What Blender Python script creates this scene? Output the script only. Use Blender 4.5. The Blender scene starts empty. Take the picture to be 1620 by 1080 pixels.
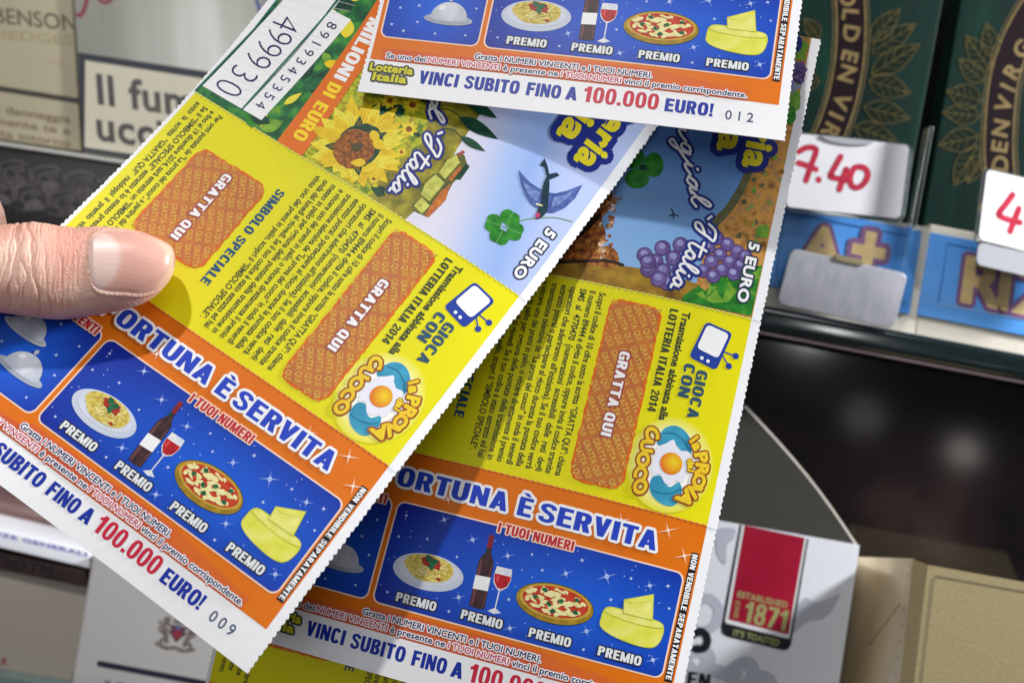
import bpy, bmesh, math, random
import numpy as np
from mathutils import Vector, Matrix
from mathutils.geometry import tessellate_polygon

sc = bpy.context.scene
COL = sc.collection
S = 0.001                      # all modelling below is in millimetres
FPX, CX, CY = 1800.0, 810.0, 540.0
ROLL = math.radians(10.3)

# ------------------------------------------------------------------ camera, world, lights, exposure
C0 = Vector((0, -0.225, 0))
RIGHT = Vector((math.cos(ROLL), 0, math.sin(ROLL)))
DOWN = Vector((math.sin(ROLL), 0, -math.cos(ROLL)))
FWD = Vector((0, 1, 0))


def cw(x, y, z):
    """camera axes (mm: right, down, away) -> world metres"""
    return C0 + S * (x * RIGHT + y * DOWN + z * FWD)


cam_d = bpy.data.cameras.new('camera')
cam_d.lens = 40.0
cam_d.sensor_width = 36.0
cam_d.clip_start = 0.005
cam_d.clip_end = 20
cam_d.dof.use_dof = True
cam_d.dof.focus_distance = 0.222
cam_d.dof.aperture_fstop = 20.0
cam = bpy.data.objects.new('camera', cam_d)
COL.objects.link(cam)
M = Matrix((RIGHT, -DOWN, -FWD)).transposed().to_4x4()
M.translation = C0
cam.matrix_world = M
sc.camera = cam

world = bpy.data.worlds.new('World')
sc.world = world
world.use_nodes = True
bg = world.node_tree.nodes['Background']
bg.inputs[0].default_value = (0.93, 0.96, 1.0, 1)
bg.inputs[1].default_value = 0.08


def area(name, pos, target, size, power, color, shape='DISK', size_y=None):
    d = bpy.data.lights.new(name, 'AREA')
    d.shape = shape
    d.size = size
    if size_y:
        d.size_y = size_y
    d.energy = power
    d.color = color
    o = bpy.data.objects.new(name, d)
    COL.objects.link(o)
    p = cw(*pos)
    t = cw(*target)
    o.location = p
    o.rotation_euler = (t - p).to_track_quat('-Z', 'Y').to_euler()
    return o


area('spot_lamp', (-220, -1000, -450), (-40, 0, 225), 0.055, 8.6, (1.0, 0.98, 0.95))
area('ceiling_lamp', (330, -620, -420), (30, 0, 260), 0.42, 1.2, (0.95, 0.97, 1.0), 'RECTANGLE', 0.16)
area('added_shelf_fill', (520, -200, 208), (110, 60, 336), 0.06, 6.2, (0.96, 0.98, 1.0))  # added unseen fill behind the ticket plane, brightens the shelf fronts only
area('shop_lamp', (478, 117, -500), (120, 40, 350), 0.03, 0.011, (1.0, 0.96, 0.9))
area('shop_lamp', (372, 80, -500), (120, 40, 350), 0.04, 0.005, (1.0, 0.96, 0.9))
area('shop_lamp', (316, -18, -500), (120, 0, 350), 0.04, 0.1, (0.96, 1.0, 0.97))
area('rear_ceiling_lamp', (-250, -300, -900), (0, 0, 300), 0.8, 2.7, (0.97, 0.98, 1.0), 'RECTANGLE', 0.5)

sc.view_settings.view_transform = 'Standard'
sc.view_settings.look = 'None'
sc.view_settings.exposure = 0.0
sc.view_settings.gamma = 1.0
sc.view_settings.use_curve_mapping = False
sc.render.engine = 'CYCLES'
sc.cycles.max_bounces = 6
sc.cycles.use_denoising = True


# ------------------------------------------------------------------ materials
def lin(c):
    out = []
    for x in c[:3]:
        x = x / 255.0
        out.append(x / 12.92 if x <= 0.04045 else ((x + 0.055) / 1.055) ** 2.4)
    return out


MATS = {}


def node(nt, typ, **kw):
    n = nt.nodes.new(typ)
    for k, v in kw.items():
        if k in n.inputs:
            n.inputs[k].default_value = v
        else:
            setattr(n, k, v)
    return n


def mat(name, rgb, rough=0.42, spec=0.4, metal=0.0, var=0.05, vscale=60.0, rgb2=None, grad=None, bump=0.0,
        bscale=300.0, coat=0.0, sss=0.0, trans=0.0, coords='UV', ntype='noise', detail=4.0, stops=None, stretch=None):
    """one Principled surface; rgb..rgb2 mixed by a noise pattern, or by a printed radial / linear gradient"""
    if name in MATS:
        return MATS[name]
    m = bpy.data.materials.new(name)
    m.use_nodes = True
    nt = m.node_tree
    b = nt.nodes['Principled BSDF']
    c1 = lin(rgb)
    b.inputs['Roughness'].default_value = rough
    b.inputs['Specular IOR Level'].default_value = spec
    b.inputs['Metallic'].default_value = metal
    b.inputs['Coat Weight'].default_value = coat
    b.inputs['Coat Roughness'].default_value = 0.15
    if sss:
        b.inputs['Subsurface Weight'].default_value = sss
        b.inputs['Subsurface Radius'].default_value = (1.0, 0.35, 0.2)
        b.inputs['Subsurface Scale'].default_value = 0.0016
    if trans:
        b.inputs['Transmission Weight'].default_value = trans
        b.inputs['IOR'].default_value = 1.45
    tc = node(nt, 'ShaderNodeTexCoord')
    out = tc.outputs[coords]
    if stretch:
        mp = node(nt, 'ShaderNodeMapping')
        mp.inputs['Scale'].default_value = stretch
        nt.links.new(out, mp.inputs[0])
        out = mp.outputs[0]
    if grad:                                     # ('r', u, v, ru, rv) or ('l', u0, v0, u1, v1): ink gradients
        mp = node(nt, 'ShaderNodeMapping')
        nt.links.new(tc.outputs['UV'], mp.inputs[0])
        g = node(nt, 'ShaderNodeTexGradient')
        if grad[0] == 'r':
            _, u, v, ru, rv = grad
            mp.inputs['Scale'].default_value = (100 / ru, 100 / rv, 0)
            mp.inputs['Location'].default_value = (-u / ru, -v / rv, 0)
            g.gradient_type = 'SPHERICAL'
        else:
            _, u0, v0, u1, v1 = grad
            L = math.hypot(u1 - u0, v1 - v0)
            a = math.atan2(v1 - v0, u1 - u0)
            mp.inputs['Rotation'].default_value = (0, 0, -a)
            mp.inputs['Scale'].default_value = (100 / L, 100 / L, 1)
            cu = (u0 * math.cos(-a) - v0 * math.sin(-a)) / L
            cv = (u0 * math.sin(-a) + v0 * math.cos(-a)) / L
            mp.inputs['Location'].default_value = (-cu, -cv, 0)
        nt.links.new(mp.outputs[0], g.inputs[0])
        fac = g.outputs['Fac']
    else:
        if ntype == 'voronoi':
            t = node(nt, 'ShaderNodeTexVoronoi', Scale=vscale)
            fac = t.outputs['Distance']
        elif ntype == 'wave':
            t = node(nt, 'ShaderNodeTexWave', Scale=vscale, Distortion=6.0, Detail=2.0)
            fac = t.outputs['Fac']
        else:
            t = node(nt, 'ShaderNodeTexNoise', Scale=vscale, Detail=detail)
            fac = t.outputs['Fac']
        nt.links.new(out, t.inputs['Vector'])
    r = node(nt, 'ShaderNodeValToRGB')
    nt.links.new(fac, r.inputs[0])
    e = r.color_ramp.elements
    if stops:
        e[0].position, e[0].color = stops[0][0], lin(stops[0][1]) + [1]
        e[1].position, e[1].color = stops[-1][0], lin(stops[-1][1]) + [1]
        for p, c in stops[1:-1]:
            k = e.new(p)
            k.color = lin(c) + [1]
    elif grad:
        e[0].color = lin(rgb2) + [1]
        e[1].color = c1 + [1]
    elif rgb2:
        e[0].position, e[1].position = 0.35, 0.65
        e[0].color = c1 + [1]
        e[1].color = lin(rgb2) + [1]
    else:
        e[0].position, e[1].position = 0.3, 0.7
        e[0].color = [x * (1 - var) for x in c1] + [1]
        e[1].color = [min(1, x * (1 + var)) for x in c1] + [1]
    nt.links.new(r.outputs[0], b.inputs['Base Color'])
    if bump:
        bt = node(nt, 'ShaderNodeTexNoise', Scale=bscale, Detail=3.0)
        nt.links.new(out if not grad else tc.outputs['UV'], bt.inputs['Vector'])
        bp = node(nt, 'ShaderNodeBump', Strength=bump, Distance=0.0002)
        nt.links.new(bt.outputs['Fac'], bp.inputs['Height'])
        nt.links.new(bp.outputs[0], b.inputs['Normal'])
    MATS[name] = m
    return m


# printed inks and papers
P = dict(rough=0.4, spec=0.15, bump=0.05, bscale=260.0)
PAPER = mat('ticket_paper', (237, 237, 240), var=0.015, **P)
WHITE = mat('white_ink', (240, 240, 242), var=0.01, **P)
YELLOW = mat('yellow_ink', (224, 216, 10), var=0.03, vscale=14, **P)
ORANGE = mat('orange_ink', (217, 108, 10), rgb2=(222, 115, 14), vscale=8, **P)
RED = mat('red_ink', (196, 34, 62), var=0.06, **P)
REDGLOW = mat('red_glow_ink', (207, 92, 78), var=0.05, **P)
NAVY = mat('navy_ink', (32, 44, 92), var=0.05, **P)
TEXT = mat('dark_text_ink', (52, 62, 44), var=0.06, **P)
BLUE = mat('blue_ink', (20, 48, 156), var=0.05, **P)
TBLUE = mat('title_blue_ink', (36, 66, 190), var=0.04, **P)
TEAL = mat('teal_text_ink', (22, 78, 118), var=0.06, **P)
BOXBLUE = mat('box_blue_ink', (26, 98, 220), rgb2=(12, 36, 146), grad=('r', 60, 22, 44, 15), **P)
BOXBLUE2 = mat('small_box_blue_ink', (26, 98, 220), rgb2=(14, 42, 152), grad=('r', 12, 21, 16, 14), **P)
FRAME = mat('frame_ink', (246, 214, 190), var=0.02, **P)
BLACK = mat('black_ink', (32, 22, 30), var=0.05, **P)
LIGHTDOT = mat('sparkle_ink', (214, 226, 250), var=0.02, **P)
SILVER = mat('silver_scratch_ink', (196, 202, 212), rgb2=(150, 158, 174), grad=('l', 11, 16, 13, 24), **P)
PLATE = mat('plate_ink', (222, 226, 236), rgb2=(190, 198, 216), grad=('r', 33, 22, 8, 5), **P)
PASTA = mat('pasta_ink', (226, 208, 112), rgb2=(190, 164, 60), vscale=120, **P)
PASTAL = mat('pasta_light_ink', (240, 228, 160), var=0.05, **P)
PASTAD = mat('pasta_dark_ink', (176, 146, 52), var=0.05, **P)
SAUCE = mat('sauce_ink', (184, 52, 36), rgb2=(150, 30, 28), vscale=160, **P)
BASIL = mat('basil_ink', (36, 116, 70), rgb2=(18, 80, 54), vscale=140, **P)
BOTTLE = mat('bottle_ink', (38, 28, 34), rgb2=(74, 44, 48), vscale=60, **P)
BOTTLEL = mat('bottle_light_ink', (104, 64, 66), var=0.1, **P)
FOIL = mat('foil_ink', (130, 36, 44), var=0.1, **P)
GLASSW = mat('wine_glass_ink', (206, 214, 236), rgb2=(236, 232, 226), vscale=90, **P)
WINE = mat('wine_ink', (196, 34, 40), rgb2=(150, 20, 34), vscale=50, **P)
CRUST = mat('crust_ink', (176, 140, 36), rgb2=(140, 112, 30), vscale=60, **P)
MOZZ = mat('cheese_topping_ink', (240, 236, 176), rgb2=(228, 214, 140), vscale=130, **P)
CHEESE = mat('cheese_ink', (226, 224, 84), rgb2=(216, 212, 74), vscale=24, stops=[(0.3, (208, 210, 62)), (0.5, (224, 222, 84)), (0.7, (232, 230, 128))], **P)
CHEESE2 = mat('cheese_cut_ink', (234, 232, 132), rgb2=(222, 218, 96), vscale=50, **P)
CHEESED = mat('cheese_edge_ink', (176, 186, 44), var=0.08, **P)
SCRATCH = mat('scratch_ink', (194, 116, 44), rgb2=(182, 102, 52), vscale=30, rough=0.42, spec=0.2, bump=0.03, bscale=160)
SCRATCHB = mat('scratch_border_ink', (222, 106, 22), rgb2=(214, 96, 30), vscale=60, **P)
SCRTXT = mat('scratch_pattern_ink', (220, 164, 66), rgb2=(214, 172, 76), vscale=40, **P)
PLUM = mat('plum_outline_ink', (156, 74, 66), var=0.05, **P)
TVBLUE = mat('tv_blue_ink', (34, 62, 156), var=0.05, **P)
GIOCA = mat('slate_text_ink', (44, 80, 104), var=0.05, **P)
HALO = mat('logo_halo_ink', (244, 244, 236), rgb2=(224, 216, 10), grad=('r', 73.8, 52.3, 11.5, 13.0),
           stops=[(0.27, (224, 216, 10)), (0.42, (238, 232, 130)), (0.54, (246, 246, 232)), (1.0, (246, 246, 240))], **P)
HAT = mat('hat_ink', (66, 162, 194), rgb2=(42, 134, 172), vscale=22, **P)
HATD = mat('hat_shade_ink', (20, 96, 132), var=0.05, **P)
EGG = mat('egg_white_ink', (228, 228, 240), var=0.03, **P)
YOLK = mat('yolk_ink', (236, 206, 40), rgb2=(220, 110, 26), grad=('r', 74.4, 53.0, 2.6, 2.6), **P)
LOGOY = mat('logo_yellow_ink', (232, 206, 44), rgb2=(228, 186, 40), vscale=30, **P)
LOGOB = mat('logo_brown_ink', (150, 72, 30), var=0.06, **P)
PERF = mat('perforation_shade', (176, 172, 60), var=0.1, **P)
PERFO = mat('perforation_orange', (240, 150, 100), var=0.1, **P)
# picture inks
FOLI = mat('foliage_ink', (24, 84, 54), vscale=26, detail=6,
           stops=[(0.3, (12, 60, 44)), (0.48, (30, 104, 56)), (0.58, (60, 140, 62)), (0.72, (130, 170, 30))], **P)
FIELD = mat('flower_field_ink', (150, 160, 40), vscale=44, detail=8,
            stops=[(0.3, (40, 90, 40)), (0.42, (130, 150, 30)), (0.52, (196, 196, 30)), (0.6, (150, 130, 36)), (0.74, (214, 206, 40))], **P)
HILL = mat('hill_ink', (132, 124, 36), vscale=30, detail=8,
           stops=[(0.32, (74, 84, 28)), (0.5, (140, 128, 34)), (0.68, (176, 168, 44))], **P)
PICSKY = mat('printed_sky_ink', (166, 194, 240), rgb2=(236, 234, 244), grad=('l', 58, 97, 78, 103),
             stops=[(0.0, (220, 217, 232)), (0.2, (206, 208, 232)), (0.46, (166, 190, 234)), (0.7, (148, 176, 228)), (1.0, (176, 190, 230))], **P)
AUTSKY = mat('autumn_sky_ink', (136, 182, 230), rgb2=(56, 108, 190), grad=('l', 66, 130, 58, 90), **P)
AUTUMN = mat('autumn_ink', (176, 130, 60), vscale=40, detail=8,
             stops=[(0.28, (96, 84, 56)), (0.4, (166, 116, 56)), (0.5, (206, 150, 70)), (0.57, (186, 130, 84)), (0.65, (128, 150, 64)), (0.8, (206, 190, 120))], **P)
RUST = mat('rust_foliage_ink', (150, 80, 36), vscale=90, detail=8,
           stops=[(0.3, (66, 44, 26)), (0.48, (146, 78, 34)), (0.62, (190, 120, 50)), (0.8, (176, 160, 60))], **P)
OCHRE = mat('ochre_field_ink', (150, 114, 34), vscale=26, detail=6,
            stops=[(0.3, (86, 64, 26)), (0.5, (150, 112, 32)), (0.75, (184, 150, 48))], **P)
TRUNK = mat('printed_trunk_ink', (62, 42, 26), rgb2=(34, 26, 20), vscale=60, **P)
PETAL = mat('petal_ink', (236, 206, 30), rgb2=(222, 184, 22), vscale=40, **P)
PETAL2 = mat('petal_light_ink', (228, 220, 74), rgb2=(238, 214, 40), vscale=40, **P)
PETLINE = mat('petal_line_ink', (186, 146, 20), var=0.1, **P)
DISC = mat('sunflower_disc_ink', (146, 82, 30), vscale=120, detail=6,
           stops=[(0.3, (70, 44, 20)), (0.5, (146, 80, 28)), (0.7, (186, 116, 44))], **P)
DISCD = mat('sunflower_core_ink', (90, 66, 34), rgb2=(60, 60, 40), vscale=160, **P)
DKGREEN = mat('dark_green_ink', (22, 76, 50), rgb2=(12, 52, 40), vscale=60, **P)
CLOVER = mat('clover_ink', (52, 140, 44), rgb2=(24, 104, 34), vscale=50, **P)
STEM = mat('stem_ink', (110, 150, 110), var=0.1, **P)
LEAFL = mat('vine_leaf_ink', (132, 176, 56), rgb2=(84, 140, 44), vscale=40, **P)
GRAPE = mat('grape_ink', (112, 96, 158), rgb2=(86, 70, 126), vscale=40, **P)
GRAPEL = mat('grape_light_ink', (158, 160, 208), rgb2=(126, 118, 178), vscale=60, **P)
GRAPED = mat('grape_dark_ink', (78, 52, 106), var=0.1, **P)
VILL = mat('village_ink', (206, 208, 104), rgb2=(170, 172, 70), vscale=60, **P)
VILLD = mat('village_dark_ink', (66, 80, 34), rgb2=(110, 110, 44), vscale=100, **P)
ROOFI = mat('village_roof_ink', (206, 122, 52), rgb2=(170, 90, 44), vscale=60, **P)
BIRD = mat('bird_body_ink', (30, 44, 66), rgb2=(22, 60, 60), vscale=80, **P)
WING = mat('bird_wing_ink', (86, 108, 170), rgb2=(60, 78, 140), vscale=60, **P)
BAND = mat('orange_band_ink', (222, 110, 28), var=0.03, **P)
BANDY = mat('band_yellow_ink', (246, 212, 40), var=0.03, **P)
SCRIPTB = mat('script_blue_ink', (30, 46, 128), var=0.06, **P)
GREENLN = mat('green_line_ink', (22, 102, 92), var=0.06, **P)
SECUR = mat('security_line_ink', (222, 218, 226), var=0.02, **P)

# ------------------------------------------------------------------ printing helpers
_vf = bpy.data.curves.new('lettering_source', 'FONT')
_vo = bpy.data.objects.new('lettering_source', _vf)
COL.objects.link(_vo)
_cache = {}
CAP = 0.682


def glyphs(s, off, shear):
    k = (s, off, shear)
    if k in _cache:
        return _cache[k]
    _vf.body = s
    _vf.offset = off
    _vf.shear = shear
    _vf.space_character = 1.0 if off < 0.02 or len(s) > 24 else 1.06
    _vf.resolution_u = 3
    dg = bpy.context.evaluated_depsgraph_get()
    dg.update()
    m = bpy.data.meshes.new_from_object(_vo.evaluated_get(dg), depsgraph=dg)
    vs = [(v.co.x, v.co.y) for v in m.vertices]
    fs = [tuple(p.vertices) for p in m.polygons]
    bpy.data.meshes.remove(m)
    xs = [v[0] for v in vs] or [0, 1]
    _cache[k] = (vs, fs, min(xs), max(xs))
    return _cache[k]


def rot2(p, a):
    return (p[0] * math.cos(a) - p[1] * math.sin(a), p[0] * math.sin(a) + p[1] * math.cos(a))


def spline(pts, n=6, closed=False):
    out = []
    N = len(pts)
    rng = range(N) if closed else range(N - 1)
    for i in rng:
        p0 = pts[(i - 1) % N] if closed or i > 0 else pts[0]
        p1 = pts[i]
        p2 = pts[(i + 1) % N]
        p3 = pts[(i + 2) % N] if closed or i + 2 < N else pts[-1]
        for k in range(n):
            t = k / n
            out.append(tuple(0.5 * ((2 * b) + (-a + c) * t + (2 * a - 5 * b + 4 * c - d) * t * t + (-a + 3 * b - 3 * c + d) * t ** 3)
                             for a, b, c, d in zip(p0, p1, p2, p3)))
    if not closed:
        out.append(tuple(pts[-1]))
    return out


def ell(u, v, ru, rv, n=40, a=0.0, a0=0.0, a1=2 * math.pi):
    o = []
    full = abs(a1 - a0 - 2 * math.pi) < 1e-6
    for i in range(n if full else n + 1):
        t = a0 + (a1 - a0) * i / n
        p = rot2((ru * math.cos(t), rv * math.sin(t)), a)
        o.append((u + p[0], v + p[1]))
    return o


def blob(u, v, ru, rv, rnd, n=16, j=0.25, a=0.0):
    pts = []
    for i in range(n):
        t = 2 * math.pi * i / n
        k = 1 + rnd.uniform(-j, j)
        p = rot2((ru * k * math.cos(t), rv * k * math.sin(t)), a)
        pts.append((u + p[0], v + p[1]))
    return spline(pts, 3, True)


def rrect(u0, v0, u1, v1, r, n=6):
    o = []
    for cu, cv, a in ((u1 - r, v0 + r, -90), (u1 - r, v1 - r, 0), (u0 + r, v1 - r, 90), (u0 + r, v0 + r, 180)):
        for i in range(n + 1):
            t = math.radians(a + 90 * i / n)
            o.append((cu + r * math.cos(t), cv + r * math.sin(t)))
    return o


def bezier_leaf(u, v, a, L, w, n=10):
    """pointed leaf from (u,v) in direction a"""
    o = []
    for i in range(n + 1):
        t = i / n
        o.append((L * t, w * math.sin(math.pi * t ** 0.8)))
    for i in range(n - 1, 0, -1):
        t = i / n
        o.append((L * t, -w * math.sin(math.pi * t ** 0.8)))
    return [(u + rot2(p, a)[0], v + rot2(p, a)[1]) for p in o]


# a heavy condensed block alphabet (cap height 1), each letter a set of solid pieces
def _rib(pts, w):
    n = len(pts)
    L, R = [], []
    for i in range(n):
        a, b = pts[max(i - 1, 0)], pts[min(i + 1, n - 1)]
        d = math.hypot(b[0] - a[0], b[1] - a[1]) or 1
        nx, ny = -(b[1] - a[1]) / d * w / 2, (b[0] - a[0]) / d * w / 2
        L.append((pts[i][0] + nx, pts[i][1] + ny))
        R.append((pts[i][0] - nx, pts[i][1] - ny))
    return L + R, [(i, n + i, n + i + 1, i + 1) for i in range(n - 1)]


def _arc(cx, cy, rx, ry, sx, sy, a0, a1, n=18, e=0.74):
    """thick superelliptic arc; sx, sy are the stroke widths at the sides and at top and bottom"""
    vs = []
    for k, (px, py) in enumerate(((rx, ry), (rx - sx, ry - sy))):
        for i in range(n + 1):
            t = math.radians(a0 + (a1 - a0) * i / n)
            c, q = math.cos(t), math.sin(t)
            vs.append((cx + px * math.copysign(abs(c) ** e, c), cy + py * math.copysign(abs(q) ** e, q)))
    m = n + 1
    return vs, [(i, i + 1, m + i + 1, m + i) for i in range(n)]


def _q(*p):
    return list(p), [tuple(range(len(p)))]


def _bar(x0, y0, x1, y1):
    return _q((x0, y0), (x1, y0), (x1, y1), (x0, y1))


def _block(ch):
    s, t, w = 0.215, 0.18, 0.57
    if ch == ' ':
        return [], 0.24
    if ch in 'IÌ':
        return [_bar(0, 0, s, 1)], s
    if ch == 'L':
        return [_bar(0, 0, s, 1), _bar(s, 0, 0.47, t)], 0.47
    if ch in 'EÈF':
        p = [_bar(0, 0, s, 1), _bar(s, 1 - t, 0.49, 1), _bar(s, 0.43, 0.46, 0.43 + t)]
        if ch != 'F':
            p.append(_bar(s, 0, 0.5, t))
        if ch == 'È':
            p.append(_q((0.24, 1.06), (0.40, 1.06), (0.27, 1.24), (0.07, 1.24)))
        return p, 0.5
    if ch == 'T':
        return [_bar(0.165, 0, 0.165 + s, 1 - t), _bar(0, 1 - t, 0.53, 1)], 0.53
    if ch == 'O':
        return [_arc(w / 2 + 0.01, 0.5, w / 2 + 0.01, 0.51, s, t, 0, 360, 40)], w + 0.02
    if ch == 'Q':
        return [_arc(w / 2 + 0.01, 0.5, w / 2 + 0.01, 0.51, s, t, 0, 360, 40), _q((0.28, 0.2), (0.42, 0.24), (0.62, -0.04), (0.44, -0.06))], w + 0.04
    if ch == '0':
        return [_arc(0.26, 0.5, 0.26, 0.51, 0.185, 0.15, 0, 360, 40)], 0.52
    if ch in 'CG':
        p = [_arc(w / 2, 0.5, w / 2, 0.51, s, t, 32, 328 if ch == 'C' else 300, 40)]
        if ch == 'G':
            p += [_bar(0.30, 0.36, w, 0.53), _bar(w - 0.17, 0.0, w, 0.37), _q((0.36, 0.0), (0.42, 0.16), (w - 0.17, 0.26), (w - 0.17, 0.1))]
        return p, w
    if ch == 'U':
        return [_bar(0, 0.4, s, 1), _bar(w - s, 0.4, w, 1), _arc(w / 2, 0.4, w / 2, 0.41, s, t, 180, 360, 22)], w
    if ch == 'D':
        return [_bar(0, 0, s, 1), _bar(s, 0, 0.26, t), _bar(s, 1 - t, 0.26, 1), _arc(0.25, 0.5, 0.32, 0.5, s, t, -90, 90, 22)], 0.57
    if ch in 'PR':
        p = [_bar(0, 0, s, 1), _bar(s, 1 - t, 0.28, 1), _bar(s, 0.4, 0.28, 0.4 + t - 0.01), _arc(0.27, 0.7, 0.27, 0.3, s, t, -90, 90, 18)]
        if ch == 'R':
            p.append(_q((0.33, 0), (0.56, 0), (0.43, 0.45), (0.23, 0.43)))
        return p, 0.56
    if ch == 'B':
        return [_bar(0, 0, s, 1), _bar(s, 1 - t, 0.28, 1), _bar(s, 0.435, 0.30, 0.435 + t - 0.02), _bar(s, 0, 0.28, t),
                _arc(0.27, 0.75, 0.255, 0.25, s, t - 0.02, -90, 90, 16), _arc(0.27, 0.27, 0.285, 0.27, s, t - 0.02, -90, 90, 16)], 0.555
    if ch == 'A':
        return [_q((0, 0), (0.205, 0), (0.395, 1), (0.19, 1)), _q((0.59, 0), (0.385, 0), (0.215, 1), (0.40, 1)), _bar(0.16, 0.19, 0.43, 0.19 + t - 0.02)], 0.59
    if ch == 'V':
        return [_q((0, 1), (0.205, 1), (0.375, 0), (0.18, 0)), _q((0.56, 1), (0.355, 1), (0.2, 0), (0.38, 0))], 0.56
    if ch == 'N':
        return [_bar(0, 0, 0.19, 1), _bar(0.39, 0, 0.58, 1), _q((0, 1), (0.22, 1), (0.58, 0), (0.36, 0))], 0.58
    if ch == 'M':
        return [_bar(0, 0, 0.18, 1), _bar(0.56, 0, 0.74, 1), _q((0, 1), (0.22, 1), (0.455, 0), (0.285, 0)), _q((0.74, 1), (0.52, 1), (0.285, 0), (0.455, 0))], 0.74
    if ch == 'Z':
        return [_bar(0, 0, 0.5, t), _bar(0, 1 - t, 0.5, 1), _q((0, t), (0.24, t), (0.5, 1 - t), (0.26, 1 - t))], 0.5
    if ch == 'S':
        c = [(0.47, 0.72), (0.42, 0.86), (0.27, 0.915), (0.13, 0.86), (0.10, 0.71), (0.2, 0.58), (0.36, 0.47), (0.44, 0.31), (0.40, 0.15), (0.26, 0.085), (0.11, 0.14), (0.07, 0.29)]
        return [_rib(spline(c, 5), 0.18)], 0.54
    if ch == '1':
        return [_bar(0.16, 0, 0.36, 1), _q((0, 0.66), (0.16, 0.7), (0.2, 1), (0.17, 1), (0.1, 0.86), (0, 0.82))], 0.40
    if ch == '2':
        return [_rib(spline([(0.08, 0.68), (0.12, 0.86), (0.26, 0.915), (0.40, 0.84), (0.41, 0.68), (0.30, 0.48), (0.12, 0.2), (0.09, 0.1)], 5), 0.17), _bar(0, 0, 0.5, 0.16)], 0.5
    if ch == '4':
        return [_bar(0.27, 0, 0.45, 1), _bar(0, 0.2, 0.54, 0.35), _q((0, 0.35), (0.17, 0.35), (0.36, 1), (0.24, 1))], 0.54
    if ch == '5':
        return [_bar(0.08, 0.84, 0.47, 1), _q((0.08, 1), (0.24, 1), (0.19, 0.48), (0.03, 0.48)), _rib(spline([(0.09, 0.5), (0.24, 0.57), (0.39, 0.5), (0.41, 0.3), (0.34, 0.13), (0.2, 0.085), (0.08, 0.15), (0.07, 0.25)], 5), 0.165)], 0.5
    if ch == '7':
        return [_bar(0, 0.84, 0.5, 1), _q((0.08, 0), (0.28, 0), (0.5, 0.84), (0.3, 0.84))], 0.5
    if ch == '8':
        return [_arc(0.26, 0.74, 0.235, 0.265, 0.17, 0.14, 0, 360, 30), _arc(0.26, 0.27, 0.26, 0.28, 0.18, 0.14, 0, 360, 30)], 0.52
    if ch == '+':
        return [_bar(0.2, 0.05, 0.4, 0.75), _bar(0, 0.3, 0.2, 0.5), _bar(0.4, 0.3, 0.6, 0.5)], 0.6
    if ch == '.':
        return [_bar(0, 0, 0.19, 0.19)], 0.19
    if ch == '!':
        return [_bar(0, 0, 0.2, 0.2), _q((0.04, 0.27), (0.16, 0.27), (0.2, 1), (0, 1))], 0.2
    return None


def block_word(s, gap=0.075):
    k = ('block', s, gap)
    if k in _cache:
        return _cache[k]
    V, F, x = [], [], 0.0
    for ch in s:
        g = _block(ch)
        if g is None:
            return None
        for k_, (vs, fs) in enumerate(g[0]):
            n = len(V)
            V += [((x + p[0]) * CAP, p[1] * CAP, 0.0075 * (k_ % 4)) for p in vs]
            F += [tuple(n + i for i in f) for f in fs]
        x += g[1] + gap
    _cache[k] = (V, F, 0.0, (x - gap) * CAP)
    return _cache[k]


class Sheet:
    """flat printed sheet: origin o (world), per-mm axes eu, ev"""
    grid = 0
    dz = 0.02

    def __init__(self, o, eu, ev, toward=None):
        self.o, self.eu, self.ev = Vector(o), Vector(eu), Vector(ev)
        self.n = self.eu.cross(self.ev).normalized() * S
        if toward is not None and self.n.dot(toward - self.o) < 0:
            self.n = -self.n

    def pt(self, u, v, h=0.0):
        return self.o + self.eu * u + self.ev * v + self.n * h

    def pts(self, u, v, h):
        """arrays (mm) -> world points and surface normals"""
        o, a, b, n = (np.array(x) for x in (self.o, self.eu, self.ev, self.n))
        W = o + u[:, None] * a + v[:, None] * b + h[:, None] * n
        return W, np.tile(n / S, (len(u), 1))

    def px(self, x, y):
        """(u, v) where the photo's pixel ray meets this plane (used to measure positions on a face)"""
        d = (RIGHT * ((x - CX) / FPX) + DOWN * ((y - CY) / FPX) + FWD)
        nn = self.eu.cross(self.ev)
        t = (self.o - C0).dot(nn) / d.dot(nn)
        q = C0 + d * t - self.o
        a, b, c = self.eu.dot(self.eu), self.eu.dot(self.ev), self.ev.dot(self.ev)
        e, f = q.dot(self.eu), q.dot(self.ev)
        D = a * c - b * b
        return ((e * c - f * b) / D, (f * a - e * b) / D)


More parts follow.
